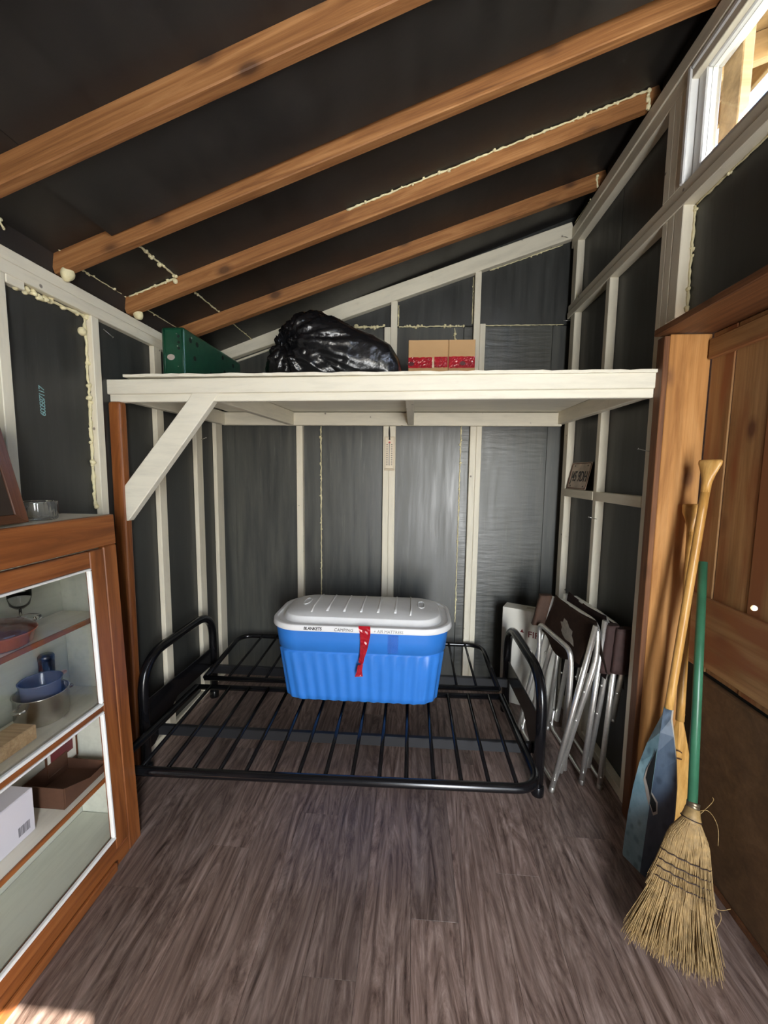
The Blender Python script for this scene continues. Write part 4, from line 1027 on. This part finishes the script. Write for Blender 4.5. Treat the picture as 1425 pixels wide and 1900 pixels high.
lp = empty('licence_plate', (0.94, 2.36, 1.32), 'rusty cream licence plate leaning on the right wall cross rail', 'licence plate')
PB0, PB1, PT0, PT1 = V(0.925, 2.482, 1.3165), V(0.925, 2.232, 1.3165), V(0.957, 2.466, 1.470), V(0.957, 2.196, 1.470)
px_ = (PB1 - PB0).normalized(); py_ = ((PT0 + PT1)/2 - (PB0 + PB1)/2).normalized()
MP = frame_mat(px_, py_, (PB0 + PB1 + PT0 + PT1)/4)
bm = bmesh.new(); bm_box(bm, (-0.130, -0.078, -0.0010), (0.130, 0.078, 0.0010), 0.0008)
mesh_obj('plate_sheet', bm, PLATE, lp, M=MP)
bm = bmesh.new(); bm_tube(bm, fillet([(-0.124, -0.072, 0.0012), (0.124, -0.072, 0.0012), (0.124, 0.072, 0.0012), (-0.124, 0.072, 0.0012)], 0.012, 4, True), 0.0022, 6, True)
mesh_obj('raised_rim', bm, RUST, lp, M=MP)
text('plate_number', 'J45 9DH', 0.085, MP @ Matrix.Translation((0.004, -0.006, 0.0012)) @ Matrix.Diagonal((0.72, 1.0, 1, 1)), INK, lp, 0, 0.0012, 1.0, 0.0006)
for x, y in ((-0.085, 0.058), (0.085, 0.058), (-0.085, -0.060), (0.085, -0.060)):
    bm = bmesh.new(); bmesh.ops.create_cone(bm, segments=12, radius1=0.005, radius2=0.005, depth=0.001, cap_ends=True)
    mesh_obj('bolt_hole', bm, HOLE, lp, M=MP @ Matrix.Translation((x, y, 0.0014)))

# ------------------------------------------------------------------ white carton behind the chairs
wc = empty('white_carton', (0.70, 2.42, 0), 'tall white carton with red print standing behind the folded chairs', 'box')
c0, c1 = V(0.562, 2.405, 0), V(0.850, 2.262, 0); d = (c1 - c0).normalized(); nn = V(-d.y, d.x, 0)
MC = frame_mat(d, (0, 0, 1), (c0 + c1)/2 + nn*0.05 + V(0, 0, 0.2985))
bm = bmesh.new(); L = (c1 - c0).length; bm_box(bm, (-L/2, -0.298, -0.05), (L/2, 0.298, 0.05), 0.003)
mesh_obj('carton_body', bm, WHITECARD, wc, M=MC)
bm = bmesh.new(); bm_box(bm, (-0.03, 0.298, -0.02), (0.10, 0.2992, 0.012), 0.0)
mesh_obj('top_slot', bm, simple('grey_card_slot', (0.42, 0.38, 0.31), 0.7), wc, M=MC)
FR = MC @ Matrix.Translation((0, 0, 0.0504))
bm = bmesh.new(); a = [bm.verts.new((x, y, 0)) for x, y in ((-0.011, -0.010), (0.011, -0.010), (0, 0.012))]; bm.faces.new(a)
mesh_obj('arrow_mark', bm, REDINK, wc, M=FR @ Matrix.Translation((-0.042, 0.170, 0)))
text('lettering', 'FIR', 0.053, FR @ Matrix.Translation((0.026, 0.155, 0)), REDINK, wc, 0, 0.0002, 1.0, 0.0006)

# ------------------------------------------------------------------ folded camp chairs
def stool(label, foot, topx, topz, y0, wdt, dirx=0.0, hook=True, fab=FABRIC, patch=False, drop=0.16, thick=0.05, low=0.16, sleeves=()):
    """folded camp chair leaning on the wall: two nested tube frames, canvas sling gathered at the top.
    foot (x at the near foot), top bar at (topx, topz); the frame is wdt wide from y0 away from the viewer; dirx shifts the far side in x."""
    r = empty('camp_chair', (foot, y0 + wdt/2, 0), label, 'folding chair', 'folded camp chairs')
    tr = 0.0115
    def P(t, off, side):   # t 0 foot .. 1 top ; off sideways along x ; side 0 near 1 far
        return V(foot + (topx - foot)*t + off + dirx*side, y0 + wdt*side, topz*t)
    # outer frame: floor bar joins both legs
    for side in (0, 1):
        tube('leg', [P(1.0, -0.010, side), P(0.0, 0.0, side) + V(0, 0, 0.002)], tr, ALU, r, 12)
        lathe('leg_cap', [(0, 0), (0.0118, 0), (0.0128, 0.003), (0.0128, 0.020), (0.0118, 0.022)], P(0, 0, side) + V(0, 0, 0.0005), ALUDULL, r, 14, axis=(topx - foot, 0, topz))
    tube('floor_bar', fillet([P(0.16, 0.014, 0.03), P(0.03, 0.012, 0.03), P(0.03, 0.012, 0.97), P(0.16, 0.014, 0.97)], 0.04, 6), 0.008, ALU, r, 10)
    # inner frame: bent over the top, ends short of the floor
    fr2 = fillet([P(low, 0.030, 0.06), P(0.80, 0.046, 0.06), P(1.0, 0.012, 0.06), P(1.0, 0.012, 0.94), P(0.80, 0.046, 0.94), P(low, 0.030, 0.94)], 0.06, 7)
    tube('inner_frame', fr2, tr, ALU, r, 12)
    if hook:
        fr3 = fillet([P(0.10, 0.055, 0.10), P(0.70, -0.034, 0.10), P(0.83, -0.060, 0.10), P(0.83, -0.060, 0.90), P(0.70, -0.034, 0.90), P(0.10, 0.055, 0.90)], 0.06, 7)
        tube('back_frame', fr3, tr, ALU, r, 12)
    for side in (0, 0.94):
        for t in (0.08, 0.45, 0.62):
            p = P(t, 0.0 if t < 0.4 else 0.018, side) + V(-0.004, -tr*0.8, 0)
            bm = bmesh.new(); bmesh.ops.create_uvsphere(bm, u_segments=8, v_segments=6, radius=0.005); bmesh.ops.translate(bm, vec=p, verts=bm.verts)
            mesh_obj('rivet', bm, ALU, r, smooth=True)
    # canvas sling: a folded loop hanging over the top bar
    bm = bmesh.new(); n, m = 16, 18; g = []
    for i in range(n + 1):
        s = i/n; row = []
        for j in range(m + 1):
            u = j/m*2 - 1            # -1 front hem, 0 over the bar, 1 back hem
            fall = abs(u)**1.25*drop*(1 + 0.10*math.sin(s*7 + u*2))
            sag = 0.012*math.sin(s*math.pi)
            off = u*thick*(0.55 + 0.45*abs(u)) + 0.006*noise.noise(Vector((s*4, u*3, foot*9)))
            p = P(1.0, 0.0, 0.035 + 0.93*s) + V(off, 0, 0.016*(1 - u*u) - fall - sag)
            row.append(bm.verts.new(p))
        g.append(row)
    for i in range(n):
        for j in range(m): f = bm.faces.new((g[i][j], g[i+1][j], g[i+1][j+1], g[i][j+1])); f.smooth = True
    bmesh.ops.solidify(bm, geom=bm.faces, thickness=0.004); bmesh.ops.recalc_face_normals(bm, faces=bm.faces)
    mesh_obj('canvas_seat', bm, fab, r)
    for k, (side, t0, t1, off, hw_) in enumerate(sleeves):
        # canvas flap wrapped round the tubes at one end
        bm = bmesh.new(); rings = []
        for i in range(11):
            t = t0 + (t1 - t0)*i/10; c = P(t, off, side); row = []
            for j in range(24):
                a = 2*math.pi*j/24; ca, sa = math.cos(a), math.sin(a)
                w_ = hw_*(1 + 0.10*noise.noise(Vector((i*0.5, j*0.4, foot*20 + k))))
                row.append(bm.verts.new(c + V(math.copysign(abs(ca)**0.5, ca)*w_, math.copysign(abs(sa)**0.6, sa)*0.020, 0.006*noise.noise(Vector((j*0.5, i*0.2, k + 2.0))))))
            rings.append(row)
        for a_, b_ in zip(rings, rings[1:]):
            for j in range(24): f = bm.faces.new((a_[j], a_[(j+1) % 24], b_[(j+1) % 24], b_[j])); f.smooth = True
        bm.faces.new(rings[0][::-1]); bm.faces.new(rings[-1]); bmesh.ops.recalc_face_normals(bm, faces=bm.faces)
        mesh_obj('canvas_flap', bm, fab, r)
    if patch:
        bm = bmesh.new(); pts = []
        for k in range(15):
            a = 2*math.pi*k/15; rr = 0.022 + 0.022*abs(noise.noise(Vector((k*1.7, 0.3, 0))))*1.5
            pts.append(bm.verts.new(P(1.0, 0, 0.34) + V(-thick*0.80 - 0.012 - 0.1*rr*math.sin(a), rr*2.6*math.cos(a), -0.085 + rr*1.6*math.sin(a))))
        f = bm.faces.new(pts); bmesh.ops.solidify(bm, geom=[f], thickness=0.003)
        tag(mesh_obj('torn_patch', bm, RAGWHITE, r), 'torn white patch')
    return r
stool('brown folded camp chair nearest the bed, with a torn white patch', 0.640, 0.795, 0.765, 1.690, 0.40, -0.045, True, FABRIC2, True, 0.200, 0.060, 0.10, ((1.0, 0.80, 1.01, -0.045, 0.032),))
stool('plain brown folded camp chair squeezed between its two neighbours', 0.792, 0.858, 0.770, 1.745, 0.385, -0.025, False, FABRIC, False, 0.265, 0.042, 0.09, ((-0.01, 0.70, 0.98, 0.020, 0.026),))
stool('plain brown folded camp chair flat against the right wall studs', 0.862, 0.906, 0.735, 1.725, 0.400, -0.010, False, FABRIC, False, 0.255, 0.040, 0.42, ((-0.02, 0.75, 1.02, 0.008, 0.034),))

# ------------------------------------------------------------------ paddles
def paddle(name_label, base, top, u, half, blade_len, tip, mats, grip, ridge=0.018, rad=0.0135, narrow=0.5):
    """base/top ends of the axis; u width direction; lofted blade, round shaft, flared grip."""
    base = Vector(base); top = Vector(top); ax = (top - base); L = ax.length; ax.normalize()
    u = Vector(u); u = (u - ax*u.dot(ax)).normalized(); n = ax.cross(u).normalized()
    if n.x > 0: n = -n
    r = empty('canoe_paddle', tuple(base), name_label, 'paddle')
    ss = [0, 0.012, 0.10, 0.28, 0.45, 0.60, 0.74, 0.86, 0.95, 1.0]
    ws = [0.93, 0.97, 1.0, 1.02, 0.98, 0.88, 0.68, 0.42, 0.20, narrow*0.22]
    bm = bmesh.new(); rings = []
    for s, w_ in zip(ss, ws):
        c = base + ax*(0.004 + blade_len*s); hw = half*w_ if s < 1 else rad
        rd = ridge*(0.25 + 0.75*s); e = 0.004 if s < 0.9 else rad*0.7
        sk = u*0.0
        base_tilt = 0
        rings.append([bm.verts.new(c + u*hw + n*e*0.5), bm.verts.new(c + n*rd), bm.verts.new(c - u*hw + n*e*0.5), bm.verts.new(c - u*hw - n*e*0.5), bm.verts.new(c - n*rd*0.6), bm.verts.new(c + u*hw - n*e*0.5)])
    for a, b in zip(rings, rings[1:]):
        for k in range(6):
            f = bm.faces.new((a[k], a[(k+1) % 6], b[(k+1) % 6], b[k]))
            f.material_index = (0 if k in (0, 4, 5) else 1) if len(mats) > 1 else 0
            if len(mats) > 2 and k in (2, 5): f.material_index = 2
    bm.faces.new(rings[0][::-1]); bm.faces.new(rings[-1]); bmesh.ops.recalc_face_normals(bm, faces=bm.faces)
    bl = mesh_obj('blade', bm, mats, r)
    p0 = base + ax*(blade_len*0.96); p1 = top - ax*0.10
    tube('shaft', [p0 + (p1-p0)*i/10 for i in range(11)], rad, PADDLEWOOD, r, 14)
    # flared grip
    bm = bmesh.new(); rings = []
    for s, hw, hd in ((0, rad, rad), (0.03, rad*1.05, rad), (0.055, rad*1.5, rad*0.95), (0.08, rad*2.2, rad*0.85), (0.096, grip, rad*0.8), (0.104, grip*1.02, rad*0.72), (0.110, grip*0.93, rad*0.45)):
        c = top - ax*0.11 + ax*s
        rings.append([bm.verts.new(c + u*hw*math.cos(2*math.pi*k/16) + n*hd*math.sin(2*math.pi*k/16)) for k in range(16)])
    for a, b in zip(rings, rings[1:]):
        for k in range(16): f = bm.faces.new((a[k], a[(k+1) % 16], b[(k+1) % 16], b[k])); f.smooth = True
    bm.faces.new(rings[0][::-1]); bm.faces.new(rings[-1]); bmesh.ops.recalc_face_normals(bm, faces=bm.faces)
    mesh_obj('grip', bm, PADDLEWOOD, r)
    return r, base, ax, u, n
PALEEDGE = simple('worn_blade_edge', (0.45, 0.40, 0.33), 0.6)
pr, pb, pax, pu, pn = paddle('canoe paddle with a blue painted blade leaning on the door', (0.832, 1.340, 0.0), (0.997, 1.425, 1.455), (-0.447, 0.894, 0), 0.073, 0.60, None, [BLADELIGHT, BLADEDARK, PALEEDGE], 0.036, 0.028)
# dark painted figure with pale edge across the ridge of the blade
def blade_patch(name, pts, mat, lift):
    bm = bmesh.new(); vs_ = []
    for a, s in pts:
        w_ = 0.073; rd = 0.028*(0.25 + 0.75*s); e = 0.002
        h = rd + (e - rd)*min(1, abs(a)/1.0)
        vs_.append(bm.verts.new(pb + pax*(0.004 + 0.60*s) + pu*w_*a + pn*(h + lift)))
    bm.faces.new(vs_); return mesh_obj(name, bm, mat, pr)
blade_patch('painted_edge', [(0.06, 0.74), (0.42, 0.60), (0.50, 0.53), (0.22, 0.455), (0.02, 0.41), (0.0, 0.50)], PALEEDGE, 0.0010)
blade_patch('painted_mark', [(0.03, 0.76), (0.33, 0.62), (0.38, 0.55), (0.14, 0.50), (0.005, 0.46), (0.005, 0.62)], HOLE, 0.0018)
blade_patch('painted_edge', [(-0.02, 0.50), (-0.30, 0.465), (-0.36, 0.40), (-0.20, 0.375), (-0.02, 0.42)], PALEEDGE, 0.0010)
blade_patch('painted_mark', [(-0.01, 0.49), (-0.25, 0.455), (-0.30, 0.41), (-0.18, 0.392), (-0.01, 0.435)], HOLE, 0.0018)
p2, b2, a2, u2, n2 = paddle('varnished yellow wooden canoe paddle behind the blue one', (0.940, 1.350, 0.0), (1.002, 1.500, 1.300), (-0.70, 0.70, 0), 0.050, 0.56, None, [PADDLEWOOD], 0.030, 0.008)
text('burnt_mark', 'C', 0.045, frame_mat(-u2, a2, b2 + a2*0.42 + n2*0.0115 + u2*0.0), simple('burnt_ink', (0.08, 0.03, 0.01), 0.6), p2, 0, 0.0003)

# ------------------------------------------------------------------ corn broom
br = empty('corn_broom', (0.79, 1.05, 0), 'straw corn broom with green handle leaning on the door', 'broom')
NB, BB = V(0.884, 1.205, 0.358), V(0.772, 1.078, 0.012); HT = V(1.022, 1.452, 1.10)
ax = (BB - NB); BL = ax.length; ax.normalize(); wv = V(0.985, -0.17, 0); wv = (wv - ax*wv.dot(ax)).normalized(); tv = ax.cross(wv)
tube('handle', [NB + (NB - HT).normalized()*0.03, (NB + HT)/2, HT], 0.0135, GREENPAINT, br, 16)
SP = [(0.0, 0.018, 0.018), (0.06, 0.024, 0.02), (0.14, 0.048, 0.026), (0.22, 0.058, 0.028), (0.34, 0.064, 0.027), (0.52, 0.073, 0.025), (0.75, 0.100, 0.028), (1.0, 0.128, 0.036)]
def sp(s):
    for (a, w0, d0), (b, w1, d1) in zip(SP, SP[1:]):
        if s <= b: t = (s-a)/(b-a); return w0 + (w1-w0)*t, d0 + (d1-d0)*t
    return SP[-1][1:]
bm = bmesh.new(); rings = []
for i in range(26):
    s = 0.02 + i/25*0.60; w0, d0 = sp(s); c = NB + ax*BL*s
    rings.append([bm.verts.new(c + wv*math.cos(2*math.pi*k/48)*w0*(0.97 + 0.03*math.sin(k*11.3)) + tv*math.sin(2*math.pi*k/48)*d0*(0.95 + 0.06*math.sin(k*7.7))) for k in range(48)])
for a, b in zip(rings, rings[1:]):
    for k in range(48): f = bm.faces.new((a[k], a[(k+1) % 48], b[(k+1) % 48], b[k])); f.smooth = True
bm.faces.new(rings[0][::-1]); bm.faces.new(rings[-1]); bmesh.ops.recalc_face_normals(bm, faces=bm.faces)
mesh_obj('broom_core', bm, STRAWDARK, br)
bm = bmesh.new(); q = random.Random(11)
for i in range(1500):
    a = q.uniform(-1, 1); th_ = q.uniform(0, 2*math.pi)
    upper = i % 3 == 0
    s0 = q.uniform(0.03, 0.12) if upper else q.uniform(0.30, 0.56); s1 = q.uniform(0.50, 0.62) if upper else q.uniform(0.88, 1.04)
    ca, sa = math.cos(th_), math.sin(th_); k = 1.0 if upper else math.sqrt(q.uniform(0.25, 1))
    wig = q.uniform(-1, 1)*0.012; pts = []
    for j in range(5):
        s = s0 + (s1-s0)*j/4; w0, d0 = sp(min(s, 1.0))
        p = NB + ax*BL*s + wv*(ca*w0*k + wig*(j/4)**2) + tv*(sa*(d0 + 0.0008)*k + wig*0.6*(j/4)**2)
        if p.z < 0.002: p.z = 0.002
        pts.append(p)
    r0 = q.uniform(0.0009, 0.0017); bm_tube(bm, pts, lambda t: r0*(1 - 0.5*t), 4, cap=False)
tag(mesh_obj('bristles', bm, STRAW, br), kind='stuff')
for s in (0.325, 0.395, 0.450, 0.515):
    w0, d0 = sp(s); c = NB + ax*BL*s
    tube('stitch_band', [c + wv*math.cos(2*math.pi*k/40)*(w0 + 0.0035) + tv*math.sin(2*math.pi*k/40)*(d0 + 0.0045) + ax*0.0015*math.sin(k*2.1) for k in range(40)], 0.0017, STITCH, br, 6, True)
for s in (-0.075, -0.055, -0.035):
    c = NB + ax*BL*s*1.0
    lathe('wire_collar', [(0.0145, -0.006), (0.0175, -0.004), (0.0175, 0.004), (0.0145, 0.006)], c, TIN, br, 20, axis=ax)
lathe('neck_wrap', [(0.0145, -0.02), (0.019, -0.015), (0.022, 0.0), (0.026, 0.012), (0.024, 0.022)], NB, STRAW, br, 24, axis=ax)
for s, rr_ in ((0.03, 0.0265),):
    tube('stitch_band', [NB + ax*0.014 + wv*math.cos(2*math.pi*k/24)*0.0265 + tv*math.sin(2*math.pi*k/24)*0.0265 for k in range(24)], 0.0016, STITCH, br, 6, True)
bm = bmesh.new()
for pts in (([NB, NB + V(0.03, -0.02, 0.03), NB + V(0.055, -0.03, -0.01), NB + V(0.050, -0.045, -0.06)]), ([NB + V(0.01, -0.01, 0), NB + V(0.045, -0.015, 0.055), NB + V(0.04, -0.02, 0.075)]),
            ([NB + ax*0.21 + wv*0.07, NB + ax*0.215 + wv*0.10, NB + ax*0.20 + wv*0.125]), ([NB + ax*0.28 + wv*0.09, NB + ax*0.24 + wv*0.105, NB + ax*0.22 + wv*0.102])):
    bm_tube(bm, smooth_path(pts, n=5), 0.0009, 5)
tag(mesh_obj('stray_straws', bm, STRAW, br), kind='stuff')
bpy.context.view_layer.update()
